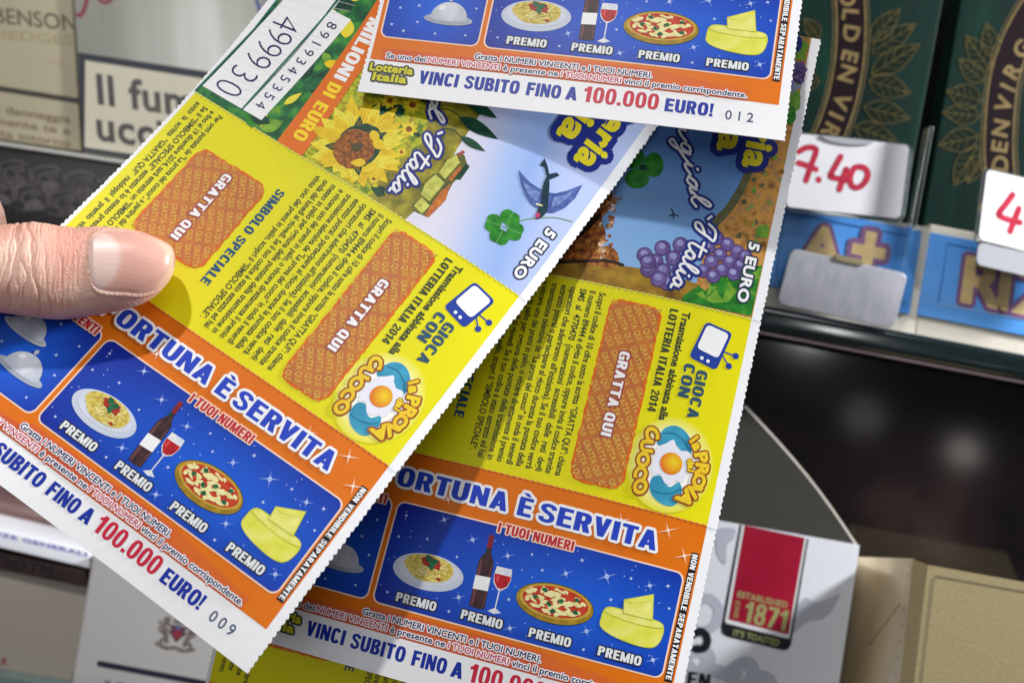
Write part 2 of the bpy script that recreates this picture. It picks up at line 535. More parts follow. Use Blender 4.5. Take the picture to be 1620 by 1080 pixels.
class Curved(Sheet):
    """gently bent ticket: pose (rotation vector, translation) in camera axes and low-order bend"""
    grid = 3.2
    dz = 0.03

    def __init__(self, p):
        r = np.array(p[:3])
        t = np.linalg.norm(r)
        k = r / t
        K = np.array([[0, -k[2], k[1]], [k[2], 0, -k[0]], [-k[1], k[0], 0]])
        self.R = np.eye(3) + math.sin(t) * K + (1 - math.cos(t)) * K @ K
        self.t = np.array(p[3:6])
        self.b = p[6:13]

    def w(self, u, v):
        b = self.b
        a, c = (u - 42.5) / 42.5, (v - 70) / 70
        return (b[0] * a * a + b[1] * a * c + b[2] * c * c + b[3] * a * a * c + b[4] * a * c * c + b[5] * c ** 3 + b[6] * a ** 3)

    def pts(self, u, v, h):
        A = np.array([RIGHT, DOWN, FWD])
        f = lambda u, v: np.stack([u - 42.5, -(v - 80), self.w(u, v)], 1)
        P0 = f(u, v)
        nl = np.cross(f(u, v + 0.05) - P0, f(u + 0.05, v) - P0)      # towards the viewer (local -z)
        nl /= np.linalg.norm(nl, axis=1)[:, None]
        nl *= np.where(nl[:, 2:3] > 0, -1.0, 1.0)
        P0[:, 2] -= h
        W = np.array(C0) + S * ((P0 @ self.R.T + self.t) @ A)
        return W, (nl @ self.R.T) @ A

    def pt(self, u, v, h=0.0):
        X = self.R @ np.array([u - 42.5, -(v - 80), self.w(u, v) - h]) + self.t
        return cw(float(X[0]), float(X[1]), float(X[2]))


class Art:
    def __init__(self, base=1):
        self.polys, self.fine, self.base, self.nstr = [], [], base, 0

    def poly(self, pts, layer, m):
        self.polys.append((pts, layer, m))

    def rect(self, u0, v0, u1, v1, layer, m):
        self.poly([(u0, v0), (u1, v0), (u1, v1), (u0, v1)], layer, m)

    def ribbon(self, pts, w, layer, m, smooth=0, closed=False, taper=False):
        if smooth:
            pts = spline(pts, smooth, closed)
        n = len(pts)
        L, R = [], []
        for i in range(n):
            a = pts[(i - 1) % n] if closed else pts[max(i - 1, 0)]
            b = pts[(i + 1) % n] if closed else pts[min(i + 1, n - 1)]
            dx, dy = b[0] - a[0], b[1] - a[1]
            l = math.hypot(dx, dy) or 1
            ww = w / 2
            if taper:
                ww *= max(0.12, math.sin(math.pi * min(1, max(0, (i + 0.4) / n))) ** 0.6)
            L.append((pts[i][0] - dy / l * ww, pts[i][1] + dx / l * ww))
            R.append((pts[i][0] + dy / l * ww, pts[i][1] - dx / l * ww))
        vs = L + R
        fs = [(i, n + i, n + (i + 1) % n, (i + 1) % n) for i in range(n if closed else n - 1)]
        self.fine.append((vs, fs, layer, m))
        if not closed and not taper:
            for q_, q in enumerate((pts[0], pts[-1])):
                e = ell(q[0], q[1], w / 2, w / 2, 10)
                self.fine.append((e, [tuple(range(10))], layer + 0.03 + 0.02 * q_, m))

    def text(self, s, a, b, cap, layer, m, bold=0.0, shear=0.0, outline=(), bubble=False):
        """lettering whose baseline runs a -> b, filling that length exactly"""
        off = min(bold, 0.024)
        if bold < 0.033 and cap == 1.25 and layer == 4:
            off, bold = 0.0, 0.02                        # the rules at the foot: slim even weight
        fat = max(0.0, bold - off) * cap / CAP          # the rest of the weight is a true even swelling, in mm
        blk = block_word(s) if bold >= 0.033 and not bubble else None
        if blk:
            vs, fs, x0, x1 = blk
            fat = 0.0
        else:
            vs, fs, x0, x1 = glyphs(s, off, shear)
        Ln = math.hypot(b[0] - a[0], b[1] - a[1])
        ex = ((b[0] - a[0]) / Ln, (b[1] - a[1]) / Ln)
        ey = (-ex[1], ex[0])
        kx, ky = (Ln - 2 * fat) / (x1 - x0), (cap - 2 * fat) / CAP
        base = [(a[0] + ex[0] * (fat + (x - x0) * kx) + ey[0] * (fat + y * ky), a[1] + ex[1] * (fat + (x - x0) * kx) + ey[1] * (fat + y * ky), (z_[0] if z_ else 0.0)) for x, y, *z_ in vs]

        def stamp(r, lay, mm):
            self.nstr += 1
            j = (self.nstr % 2) * 0.00375
            self.fine.append((base, fs, lay + j, mm))
            if r > 0:
                n = 14 if r > 0.45 else (10 if r > 0.12 else 8)
                for i in range(n):
                    t = 2 * math.pi * i / n + 0.2
                    self.fine.append(([(p[0] + r * math.cos(t), p[1] + r * math.sin(t), p[2]) for p in base], fs, lay + j + 0.03 * (i + 1), mm))
        for i, (o, om) in enumerate(outline):
            stamp(fat + o * cap / CAP, layer + i * 0.9, om)
        stamp(fat, layer + len(outline) * 0.9, m)

    def fit(self, s, a, ang, cap, layer, m, bold=0.0, shear=0.0, outline=(), kx=1.0, center=False, bubble=True):
        """lettering at natural width * kx from point a in direction ang"""
        vs, fs, x0, x1 = (None if bubble else block_word(s)) or glyphs(s, bold, shear)
        L = (x1 - x0) * cap / CAP * kx
        d = (math.cos(ang), math.sin(ang))
        if center:
            a = (a[0] - d[0] * L / 2 + d[1] * cap / 2, a[1] - d[1] * L / 2 - d[0] * cap / 2)
        self.text(s, a, (a[0] + d[0] * L, a[1] + d[1] * L), cap, layer, m, bold, shear, outline, bubble)

    def star(self, u, v, r, layer, m, a=0.5):
        pts = []
        for i in range(8):
            t = a + i * math.pi / 4
            rr = (r if i % 4 == 0 else r * 0.8) if i % 2 == 0 else r * 0.075
            pts.append((u + rr * math.cos(t), v + rr * math.sin(t)))
        self.fine.append((pts + [(u, v)], [(i, (i + 1) % 8, 8) for i in range(8)], layer, m))
        e = ell(u, v, r * 0.13, r * 0.13, 8)
        self.fine.append((e, [tuple(range(8))], layer + 0.2, m))

    def build(self, name, sheet, parent, origin=None):
        g = sheet.grid
        mats, order = [], {}

        def mi(m):
            if m.name not in order:
                order[m.name] = len(mats)
                mats.append(m)
            return order[m.name]
        V, F, MI, UV = [], [], [], []
        if self.polys:
            bm = bmesh.new()
            for pts, layer, m in self.polys:
                tri = tessellate_polygon([[Vector((p[0], p[1], 0)) for p in pts]])
                bv = [bm.verts.new((p[0], p[1], layer)) for p in pts]
                for t in tri:
                    try:
                        f = bm.faces.new([bv[i] for i in t])
                        f.material_index = mi(m)
                    except ValueError:
                        pass
            if g:
                us = [v.co.x for v in bm.verts]
                vv = [v.co.y for v in bm.verts]
                for ax, lo, hi in ((0, min(us), max(us)), (1, min(vv), max(vv))):
                    k = math.ceil(lo / g) * g
                    while k < hi:
                        co = (k, 0, 0) if ax == 0 else (0, k, 0)
                        no = (1, 0, 0) if ax == 0 else (0, 1, 0)
                        bmesh.ops.bisect_plane(bm, geom=bm.verts[:] + bm.edges[:] + bm.faces[:], dist=1e-5, plane_co=co, plane_no=no)
                        k += g
            bm.verts.index_update()
            V += [tuple(v.co) for v in bm.verts]
            for f in bm.faces:
                F.append([v.index for v in f.verts])
                MI.append(f.material_index)
            bm.free()
        for vs, fs, layer, m in self.fine:
            n = len(V)
            V += [(p[0], p[1], layer + (p[2] if len(p) > 2 else 0.0)) for p in vs]
            k = mi(m)
            for f in fs:
                F.append([n + i for i in f])
                MI.append(k)
        A = np.array(V, dtype=float)
        W, N = sheet.pts(A[:, 0], A[:, 1], (self.base + A[:, 2]) * sheet.dz)
        # every face the same way up, so that the ink's normals agree with the sheet's
        for q, f in enumerate(F):
            ar = 0.0
            for e in range(len(f)):
                a, b = V[f[e]], V[f[(e + 1) % len(f)]]
                ar += a[0] * b[1] - b[0] * a[1]
            if ar < 0:
                F[q] = f[::-1]
        o = mesh_obj(name, W, F, mats, MI, A[:, :2] / 100, parent)
        o.data.normals_split_custom_set_from_vertices(N.tolist())
        return o


def mesh_obj(name, V, F, mats, MI=None, UV=None, parent=None, smooth=True):
    o0 = parent.location.copy() if parent is not None else Vector((0, 0, 0))
    if parent is not None:
        p = parent.parent
        while p is not None:
            o0 += p.location
            p = p.parent
    me = bpy.data.meshes.new(name)
    me.from_pydata((np.array([tuple(v) for v in V]) - np.array(o0)).tolist(), [], F)
    for m in (mats if isinstance(mats, list) else [mats]):
        me.materials.append(m)
    if MI is not None:
        me.polygons.foreach_set('material_index', MI)
    if UV is not None:
        l = me.uv_layers.new(name='UVMap')
        idx = np.empty(len(me.loops), dtype=np.int32)
        me.loops.foreach_get('vertex_index', idx)
        l.data.foreach_set('uv', np.array(UV, dtype=np.float32)[idx].ravel())
    if smooth:
        me.polygons.foreach_set('use_smooth', [True] * len(me.polygons))
    me.update()
    o = bpy.data.objects.new(name, me)
    COL.objects.link(o)
    o.parent = parent
    return o


def thing(name, label, cat, loc, group=None):
    o = bpy.data.objects.new(name, None)
    COL.objects.link(o)
    o.location = loc
    o.empty_display_size = 0.01
    o['label'] = label
    o['category'] = cat
    if group:
        o['group'] = group
    return o


DN = -math.pi / 2            # lettering that runs down the ticket


# ------------------------------------------------------------------ background: shelf, packs, tags (straight boxes with printed faces)
def P3(px, py, Y):
    return C0 + S * Y * (RIGHT * ((px - CX) / FPX) + DOWN * ((py - CY) / FPX) + FWD)


def face_sheet(bl, br, tl, Y, dy=(0, 0, 0)):
    a, b, c = P3(*bl, Y + dy[0]), P3(*br, Y + dy[1]), P3(*tl, Y + dy[2])
    eu = (b - a).normalized() * S
    ev = (c - a).normalized() * S
    s = Sheet(a, eu, ev, C0)
    s.W = (b - a).length / S
    s.H = (c - a).length / S
    return s


def slab(name, sheet, outline, thick, m, parent, bevel=0.0, h0=0.0, seg=3):
    """solid with the given front outline (sheet mm), its front face at height h0, reaching back by thick"""
    bm = bmesh.new()
    f = [bm.verts.new((p[0], p[1], h0)) for p in outline]
    b = [bm.verts.new((p[0], p[1], h0 - thick)) for p in outline]
    bm.faces.new(f)
    bm.faces.new(b[::-1])
    n = len(outline)
    for i in range(n):
        bm.faces.new((f[i], b[i], b[(i + 1) % n], f[(i + 1) % n]))
    bmesh.ops.recalc_face_normals(bm, faces=bm.faces[:])
    if bevel:
        bmesh.ops.bevel(bm, geom=bm.edges[:], offset=bevel, segments=seg, affect='EDGES', profile=0.6, clamp_overlap=True)
    bm.verts.index_update()
    V = [sheet.pt(v.co.x, v.co.y, v.co.z) for v in bm.verts]
    UV = [(v.co.x / 100, v.co.y / 100) for v in bm.verts]
    F = [[v.index for v in f.verts] for f in bm.faces]
    bm.free()
    o = mesh_obj(name, V, F, [m], None, UV, parent, smooth=bool(bevel))
    if bevel:
        o.data.set_sharp_from_angle(angle=math.radians(40))
    return o


def box_outline(s):
    return [(0, 0), (s.W, 0), (s.W, s.H), (0, s.H)]


B = dict(bump=0.05, bscale=80)
G_PACK = 'cigarette packs standing on the shelves'

# back of the display
DARK = mat('display_back', (30, 24, 27), rough=0.5, rgb2=(42, 32, 34), vscale=3, coords='Object', stretch=(30, 30, 30))
s = face_sheet((-900, 1700), (2600, 2330), (-630, -900), 430)
back = slab('back_panel', s, box_outline(s), 8, DARK, None)
back['label'] = 'dark back panel behind all the packs and tags'
back['category'] = 'panel'


def hexa(name, c, m, parent=None, bevel=0.0):
    """solid from 8 world corners: front bl br tr tl, back bl br tr tl"""
    bm = bmesh.new()
    v = [bm.verts.new(p) for p in c]
    for f in ((0, 1, 2, 3), (7, 6, 5, 4), (0, 4, 5, 1), (1, 5, 6, 2), (2, 6, 7, 3), (3, 7, 4, 0)):
        bm.faces.new([v[i] for i in f])
    bmesh.ops.recalc_face_normals(bm, faces=bm.faces[:])
    if bevel:
        bmesh.ops.bevel(bm, geom=bm.edges[:], offset=bevel * S, segments=3, affect='EDGES', profile=0.6)
    bm.verts.index_update()
    V = [x.co.copy() for x in bm.verts]
    F = [[x.index for x in f.verts] for f in bm.faces]
    bm.free()
    o = mesh_obj(name, V, F, [m], None, [(p.x * 10, p.z * 10) for p in V], parent, smooth=bool(bevel))
    if bevel:
        o.data.set_sharp_from_angle(angle=math.radians(40))
    return o


def pxs(s, pts):
    return [s.px(*p) for p in pts]


def gold_pack():
    s = face_sheet((-150, 198), (129, 240), (-172, -170), 400)
    t = thing('cigarette_pack', 'cream gold cigarette pack lettered BENSON with brown warning lines', 'cigarette pack', s.pt(s.W / 2, 0), G_PACK)
    m = mat('cream_gold_card', (160, 152, 126), rough=0.35, spec=0.5, var=0.04, vscale=3, **B)
    slab('body', s, box_outline(s), 22, m, t, 0.8)
    a = Art(2)
    gm = mat('grey_gold_print', (86, 80, 66), var=0.1)
    gl = mat('pale_gold_print', (148, 136, 98), var=0.1)
    br = mat('brown_print', (104, 86, 72), var=0.1)
    a.text('BENSON', s.px(-8, 36), s.px(122, 50), 5.4, 0, gm, 0.01)
    a.text('& HEDGES', s.px(-44, 58), s.px(116, 72), 3.2, 0, gl)
    a.poly(pxs(s, [(80, 92), (102, 95), (103, 104), (81, 101)]), 0, mat('emboss_print', (164, 152, 124), var=0.05))
    a.ribbon(pxs(s, [(-150, 117), (124, 160)]), 2.0, 0, mat('dark_line_print', (58, 54, 48), var=0.1))
    for i, q in enumerate(('Il fumo danneggia', 'gravemente te e', 'chi ti sta intorno')):
        y = 180 + 19 * i
        a.text(q, s.px(-72, y - 12), s.px(112, y + 15), 2.6, 0, br, 0.012)
    a.build('front_print', s, t)


def silver_pack():
    s = face_sheet((131, 241), (430, 286), (104, -170), 398)
    t = thing('cigarette_pack', 'silver grey cigarette pack with black framed warning Il fumo uccide', 'cigarette pack', s.pt(s.W / 2, 0), G_PACK)
    m = mat('silver_card', (176, 177, 170), rough=0.28, spec=0.55, metal=0.25, vscale=2.2, ntype='noise',
            stops=[(0.3, (136, 136, 128)), (0.5, (160, 160, 152)), (0.72, (198, 198, 192))], stretch=(1.6, 0.15, 1), **B)
    slab('body', s, box_outline(s), 22, m, t, 0.8)
    a = Art(2)
    fr = mat('warning_frame_print', (44, 46, 56), var=0.06)
    fi = mat('warning_field_print', (190, 184, 166), rough=0.4, var=0.03)
    wt = mat('warning_text_print', (62, 62, 66), rgb2=(84, 76, 70), vscale=8)
    a.poly(pxs(s, [(123, 83), (440, 130), (440, 287), (131, 239)]), 0, fr)
    a.poly(pxs(s, [(135, 96), (426, 141), (428, 276), (134, 233)]), 1, fi)
    a.fit('Il fumo', s.px(155, 164), math.radians(0.5), 10.2, 2, wt, 0.028, kx=0.98)
    a.fit('uccide', s.px(154, 221), math.radians(0.5), 10.2, 2, wt, 0.028, kx=0.98)
    rs = mat('red_script_print', (128, 46, 66), var=0.1)
    a.ribbon(pxs(s, [(150, -30), (139, -6), (134, 14), (127, 25), (122, 23)]), 1.3, 2, rs, 6)
    a.ribbon(pxs(s, [(190, -30), (180, -8), (171, 3), (160, 2), (150, -14)]), 1.3, 2, rs, 6)
    bl = mat('blue_print', (64, 84, 128), var=0.1)
    a.ribbon(pxs(s, [(404, -12), (409, 10), (414, 30)]), 1.4, 2, bl)
    a.build('front_print', s, t)


def left_shelf():
    # white lip the two packs stand on and the dark patterned front board under it
    lipm = mat('shelf_lip', (176, 174, 168), rough=0.3, var=0.05)
    s = face_sheet((-700, 125), (640, 327), (-701, 118), 392)
    t = thing('shelf', 'shelf with pale lip and dark swirl patterned front under BENSON pack', 'shelf', s.pt(s.W / 2, 0))
    slab('lip', s, box_outline(s), 60, lipm, t, 0.4)
    s2 = face_sheet((-700, 250), (640, 452), (-700, 127), 394)
    m = mat('swirl_board', (40, 36, 38), rough=0.3, spec=0.5, vscale=2.6, ntype='wave',
            stops=[(0.0, (14, 12, 14)), (0.6, (22, 19, 21)), (1.0, (34, 30, 32))], stretch=(5, 9, 1))
    slab('front_board', s2, box_outline(s2), 10, m, t, 0.4)
    a = Art(3)
    rnd = random.Random(2)
    sg = mat('scroll_print', (88, 82, 82), rgb2=(58, 53, 55), vscale=20)
    for i in range(9):
        cx, cy = -30 + 27 * i, 262 + 4.4 * i + (i % 2) * 34
        for sd in (1, -1):
            pts = []
            for k in range(22):
                th = k * 0.42
                r = 3 + 1.75 * k * 0.8
                pts.append((cx + sd * r * math.cos(th) * 1.25, cy + r * math.sin(th) * 0.62 + sd * 5))
            a.ribbon(pxs(s2, pts), 0.9, 0.1 * i, sg, 3, taper=True)
        for k in range(3):
            b0 = s2.px(cx + 14 * k - 10, cy + 24)
            a.poly(bezier_leaf(b0[0], b0[1], 1.2 + 0.5 * k, 4.5, 1.1), 1 + 0.1 * k, sg)
    a.build('scroll_ornament', s2, t)
    bm = mat('brown_plinth', (82, 66, 62), rough=0.4, rgb2=(50, 38, 40), vscale=3)
    s3 = face_sheet((-700, 236 + 38), (640, 440 + 36), (-700, 200 + 50), 390)
    slab('plinth', s3, box_outline(s3), 14, bm, t, 0.5)
    dm = mat('purple_board', (58, 42, 58), rough=0.35, rgb2=(44, 30, 40), vscale=4)
    s4 = face_sheet((-700, 560), (640, 790), (-700, 276), 402)
    slab('lower_board', s4, box_outline(s4), 8, dm, t)


def lower_left():
    # brown lower shelf front
    s = face_sheet((-500, 738), (560, 950), (-480, 600), 396)
    sh = thing('shelf', 'brown purple shelf front below the thumb and left ticket', 'shelf', s.pt(s.W / 2, 0))
    m = mat('brown_shelf_front', (112, 86, 84), rough=0.3, spec=0.5, vscale=3,
            stops=[(0.3, (78, 56, 58)), (0.55, (120, 92, 88)), (0.75, (150, 126, 122))], stretch=(0.6, 6, 1))
    slab('front_board', s, box_outline(s), 12, m, sh, 0.5)
    # bright flat white carton lying on the packs
    s = face_sheet((-220, 815), (142, 899), (-222, 786), 376)
    t = thing('carton', 'flat white carton with blurred blue print, lying below the brown shelf front', 'carton', s.pt(s.W / 2, 0))
    slab('body', s, box_outline(s), 30, mat('white_carton', (240, 242, 250), rough=0.3, var=0.02), t, 0.5)
    a = Art(3)
    a.text('AVVERTENZE GENERALI', s.px(-110, 822), s.px(138, 880), 1.3, 0, mat('carton_blue_print', (58, 72, 190), var=0.1), 0.02)
    a.build('front_print', s, t)
    # dark brown topped pack with beige front and a red R
    s = face_sheet((-240, 850), (138, 928), (-243, 824), 384)
    t = thing('cigarette_pack', 'beige cigarette pack with brown top band and small red letter R', 'cigarette pack', s.pt(s.W / 2, 0), G_PACK)
    slab('lid', s, box_outline(s), 22, mat('brown_card', (104, 82, 76), rough=0.35, rgb2=(76, 58, 58), vscale=5), t, 0.5)
    a = Art(3)
    a.text('ULTRA SMOOTH', s.px(-150, 862), s.px(86, 912), 3.4, 0, mat('purple_print', (62, 46, 70), var=0.1), 0.02, 0.2)
    a.build('lid_print', s, t)
    s = face_sheet((-290, 1020), (106, 1100), (-240, 852), 386)
    slab('body', s, box_outline(s), 22, mat('beige_card', (164, 156, 146), rough=0.4, var=0.05, vscale=2, **B), t, 0.6)
    a = Art(3)
    a.fit('R', s.px(1, 1050), 0.0, 2.3, 0, mat('dark_red_print', (140, 44, 58), var=0.1), 0.03)
    a.build('front_print', s, t)
    s = face_sheet((-300, 1030), (560, 1182), (-303, 1012), 380)
    o = slab('glass_edge', s, box_outline(s), 40, mat('green_glass_edge', (118, 134, 130), rough=0.15, spec=0.6, var=0.1), None, 0.4)
    o.name = 'glass_shelf'
    o['label'] = 'green tinted glass shelf edge under the beige pack with red R'
    o['category'] = 'glass shelf'
    # grey white pack with a crest
    s = face_sheet((86, 1240), (372, 1290), (146, 880), 366)
    t = thing('cigarette_pack', 'grey white cigarette pack with lion crest and black line', 'cigarette pack', s.pt(s.W / 2, 0), G_PACK)
    slab('body', s, box_outline(s), 22, mat('grey_white_card', (178, 176, 174), rough=0.4, var=0.04, vscale=2, **B), t, 0.8)
    a = Art(3)
    c1 = mat('crest_print', (130, 120, 112), rgb2=(98, 84, 80), vscale=40)
    c2 = mat('crest_dark_print', (84, 58, 66), var=0.1)
    c3 = mat('crest_red_print', (140, 52, 66), var=0.1)
    c4 = mat('crest_blue_print', (92, 92, 140), var=0.1)
    rnd = random.Random(4)
    cu, cv = s.px(281, 1000)
    a.poly([(cu - 2.2, cv + 2.2), (cu + 2.2, cv + 2.2), (cu + 2.2, cv - 0.6), (cu, cv - 3.2), (cu - 2.2, cv - 0.6)], 0, c2)
    a.poly(ell(cu, cv - 0.4, 1.5, 1.5, 20), 1, c3)
    a.poly(ell(cu, cv + 1.6, 1.1, 0.8, 16), 2, c4)
    for sd in (-1, 1):                                 # a rearing lion each side of the shield
        L = lambda x, y: (cu + sd * x, cv + y)
        a.ribbon([L(3.0, -3.4), L(3.6, -1.4), L(4.6, 0.4), L(4.2, 2.4)], 1.5, 1, c1, 6)
        a.poly(blob(*L(3.9, 3.6), 1.2, 1.2, rnd, 10, 0.2), 2, c1)
        a.ribbon([L(4.2, 1.8), L(2.8, 2.2), L(2.3, 1.4)], 0.7, 1.3, c1, 4)
        a.ribbon([L(4.2, 0.6), L(3.0, 0.4), L(2.4, -0.4)], 0.7, 1.5, c1, 4)
        a.ribbon([L(3.2, -2.4), L(4.8, -3.2), L(4.6, -4.6)], 0.9, 1.7, c1, 4)
        a.ribbon([L(4.7, -0.8), L(6.0, 0.2), L(5.6, 2.0), L(6.4, 2.8)], 0.5, 1.9, c1, 6)
    a.ribbon([(cu - 6, cv - 4.4), (cu - 3, cv - 5.4), (cu, cv - 4.9), (cu + 3, cv - 5.4), (cu + 6, cv - 4.4)], 1.1, 2, c1, 6)
    a.poly([(cu - 1.6, cv + 2.8), (cu + 1.6, cv + 2.8), (cu + 2, cv + 4.6), (cu + 0.9, cv + 3.8), (cu, cv + 5), (cu - 0.9, cv + 3.8), (cu - 2, cv + 4.6)], 2, c1)
    k = mat('black_print', (38, 38, 54), var=0.05)
    a.ribbon(pxs(s, [(158, 1049), (420, 1098)]), 1.9, 0, k)
    a.text('IL FUMO INVECCHIA LA PELLE', s.px(163, 1098), s.px(420, 1146), 4.6, 0, k, 0.02)
    a.build('front_print', s, t)


def leaf_print(a, s, base, tip, w, m, L):
    b, e = s.px(*base), s.px(*tip)
    dx, dy = e[0] - b[0], e[1] - b[1]
    l = math.hypot(dx, dy)
    an = math.atan2(dy, dx)
    o = bezier_leaf(b[0], b[1], an, l, w, 8)
    a.ribbon(o, 0.32, L, m, closed=True)
    a.ribbon([b, e], 0.28, L + 0.15, m)
    for k in (0.25, 0.42, 0.6, 0.76):
        for sd in (-1, 1):
            p = (b[0] + dx * k, b[1] + dy * k)
            q = rot2((l * 0.17, sd * w * 0.75 * math.sin(math.pi * min(0.97, k + 0.14) ** 0.8)), an)
            a.ribbon([p, (p[0] + q[0], p[1] + q[1])], 0.2, L + 0.25, m)


def pouches():
    G = 'dark green tobacco pouches'
    gm = mat('green_pouch', (13, 52, 44), rough=0.5, spec=0.08, vscale=3, bump=0.25, bscale=14,
             stops=[(0.3, (3, 17, 16)), (0.55, (6, 32, 27)), (0.78, (12, 60, 44))], stretch=(2.2, 0.4, 1))
    band = mat('pouch_band_print', (22, 12, 16), var=0.1, spec=0.05, rough=0.6)
    gold = mat('pouch_gold_print', (116, 98, 62), rgb2=(98, 82, 50), vscale=30, rough=0.5, spec=0.15)
    leafm = mat('pouch_leaf_print', (84, 76, 44), rgb2=(62, 58, 34), vscale=30, rough=0.5, spec=0.08)
    olive = mat('pouch_leaf_fill', (8, 26, 20), rgb2=(20, 26, 15), vscale=20, rough=0.6, spec=0.05)

    def pouch(label, bl, br, tl, line, wid, letters, leaves, up):
        s = face_sheet(bl, br, tl, 362)
        t = thing('tobacco_pouch', label, 'tobacco pouch', s.pt(s.W / 2, 0), G)
        slab('body', s, rrect(0, 0, s.W, s.H, 4), 24, gm, t, 3.2, seg=5)
        a = Art(8)
        pts = spline(pxs(s, line), 8)
        a.ribbon(pts, wid, 0, band)
        nrm = []
        for i in range(len(pts)):
            p, q = pts[max(i - 1, 0)], pts[min(i + 1, len(pts) - 1)]
            d = math.hypot(q[0] - p[0], q[1] - p[1])
            nrm.append((-(q[1] - p[1]) / d, (q[0] - p[0]) / d))
        for sd in (-1, 1):
            for f, w in ((0.5, 0.55), (0.62, 0.22)):
                a.ribbon([(p[0] + n[0] * sd * wid * f, p[1] + n[1] * sd * wid * f) for p, n in zip(pts, nrm)], w, 1, gold)
        for ch, x, y, ang in letters:
            a.fit(ch, s.px(x, y), math.radians(ang), 4.9, 2, gold, 0.03, center=True, kx=1.05)
        for i, (b, tp, w) in enumerate(leaves):
            bb, ee = s.px(*b), s.px(*tp)
            a.poly(bezier_leaf(bb[0], bb[1], math.atan2(ee[1] - bb[1], ee[0] - bb[0]), math.hypot(ee[0] - bb[0], ee[1] - bb[1]), w, 8), 0.1 * i - 2, olive)
            leaf_print(a, s, b, tp, w, leafm, 2.2 + 0.4 * i)
        a.build('emblem_print', s, t)
    pouch('dark green tobacco pouch with gold emblem behind the 7.40 tag', (1170, 392), (1412, 436), (1262, -110),
          [(1340, -60), (1346, 20), (1345, 80), (1338, 130), (1325, 180), (1302, 235), (1270, 280)], 9.2,
          [('O', 1341, -4, -84), ('L', 1345, 24, -86), ('D', 1346, 54, -90), ('E', 1344, 90, -94), ('N', 1340, 117, -97), ('V', 1331, 161, -103), ('I', 1323, 184, -106), ('R', 1313, 208, -110)],
          [((1376, 66), (1424, 14), 3.0), ((1378, 84), (1449, 38), 3.4), ((1378, 118), (1455, 70), 3.6), ((1374, 128), (1441, 148), 3.8), ((1366, 170), (1440, 188), 3.6), ((1352, 200), (1420, 226), 3.4),
           ((1296, 60), (1272, 30), 2.4), ((1296, 130), (1268, 128), 2.6)], -1)
    pouch('dark green tobacco pouch behind the 4 euro tag at far edge', (1440, 470), (1700, 516), (1532, -70),
          [(1690, -40), (1640, 10), (1606, 70), (1588, 130), (1581, 200), (1581, 262), (1590, 330)], 9.2,
          [('D', 1582, 259, 91), ('E', 1581, 232, 90), ('N', 1583, 203, 87), ('V', 1588, 165, 80), ('I', 1594, 139, 74), ('R', 1602, 112, 68), ('G', 1616, 78, 60), ('I', 1632, 52, 54)],
          [((1572, 92), (1560, 37), 2.8), ((1566, 112), (1527, 56), 3.4), ((1556, 130), (1516, 94), 3.0), ((1552, 160), (1497, 144), 3.8), ((1550, 184), (1490, 178), 3.4), ((1548, 216), (1484, 230), 3.8), ((1546, 232), (1508, 294), 3.6), ((1552, 246), (1530, 290), 2.8)], 1)


def tags():
    G = 'handwritten price tags in clear holders'
    card = mat('tag_card', (232, 230, 234), rough=0.35, var=0.05, vscale=6, bump=0.15, bscale=20)
    pen = mat('red_marker', (198, 42, 72), rgb2=(176, 30, 60), vscale=30, rough=0.4)
    glass = mat('clear_plastic', (236, 244, 246), rough=0.06, trans=0.95, var=0.0)
    lipg = mat('holder_lip', (176, 178, 184), rough=0.2, spec=0.6, var=0.03)

    def tag(label, bl, br, tl, strokes, notch, lower):
        s = face_sheet(bl, br, tl, 334)
        t = thing('price_tag', label, 'price tag', s.pt(s.W / 2, 0), G)
        slab('card', s, rrect(0, 0, s.W, s.H, 1.5), 0.4, card, t)
        a = Art(2)
        for i, q in enumerate(strokes):
            a.ribbon(pxs(s, q), 1.75, i * 0.5, pen, 6 if len(q) > 2 else 0)
        a.build('handwriting', s, t)
        # holder: clear side rim and back plate
        slab('holder', s, rrect(-1.0, -1.2, s.W + 1.6, s.H + 0.7, 2.4), 0.8, glass, t, 0.25, h0=-0.7)
        slab('rim', s, rrect(s.W + 0.4, 0.5, s.W + 1.3, s.H - 1.5, 0.4), 0.8, glass, t, 0.2, h0=0.3)
        if notch:
            c0, c1 = s.px(*notch[0]), s.px(*notch[1])
            w = c1[0] - c0[0]
            o = [(c0[0] + w * k / 12, s.H - 1.8 * math.sin(math.pi * k / 12) ** 0.5 + 0.05) for k in range(13)]
            slab('thumb_notch', s, o[::-1], 0.5, lipg, t, 0, h0=0.5)
        if lower:
            slab('foot', s, rrect(0.3, -7.2, s.W, -0.6, 1.8), 0.6, lipg, t, 0, h0=-0.2)
    tag('white price tag with red handwritten 7.40', (1243, 327), (1424, 346), (1258, 211),
        [[(1264, 240), (1275, 234), (1287, 234), (1291, 240), (1283, 262), (1275, 286)], [(1263, 258), (1276, 262), (1291, 268)], [(1295, 284), (1295.5, 285)],
         [(1330, 248), (1322, 262), (1314, 277), (1318, 281), (1335, 284), (1342, 285)], [(1339, 268), (1333, 285), (1328, 300)],
         [(1362, 264), (1352, 266), (1345, 280), (1347, 293), (1356, 297), (1367, 290), (1373, 277), (1369, 267), (1360, 264)]],
        [(1298, 215), (1384, 232)], False)
    tag('white price tag starting with a red handwritten 4', (1548, 379), (1738, 424), (1562, 268),
        [[(1602, 308), (1592, 322), (1580, 338), (1586, 344), (1604, 350), (1614, 352)], [(1612, 330), (1604, 350), (1598, 366)], [(1634, 364), (1635, 365)],
         [(1660, 330), (1650, 350), (1660, 372), (1676, 360), (1674, 336), (1660, 330)]],
        None, True)


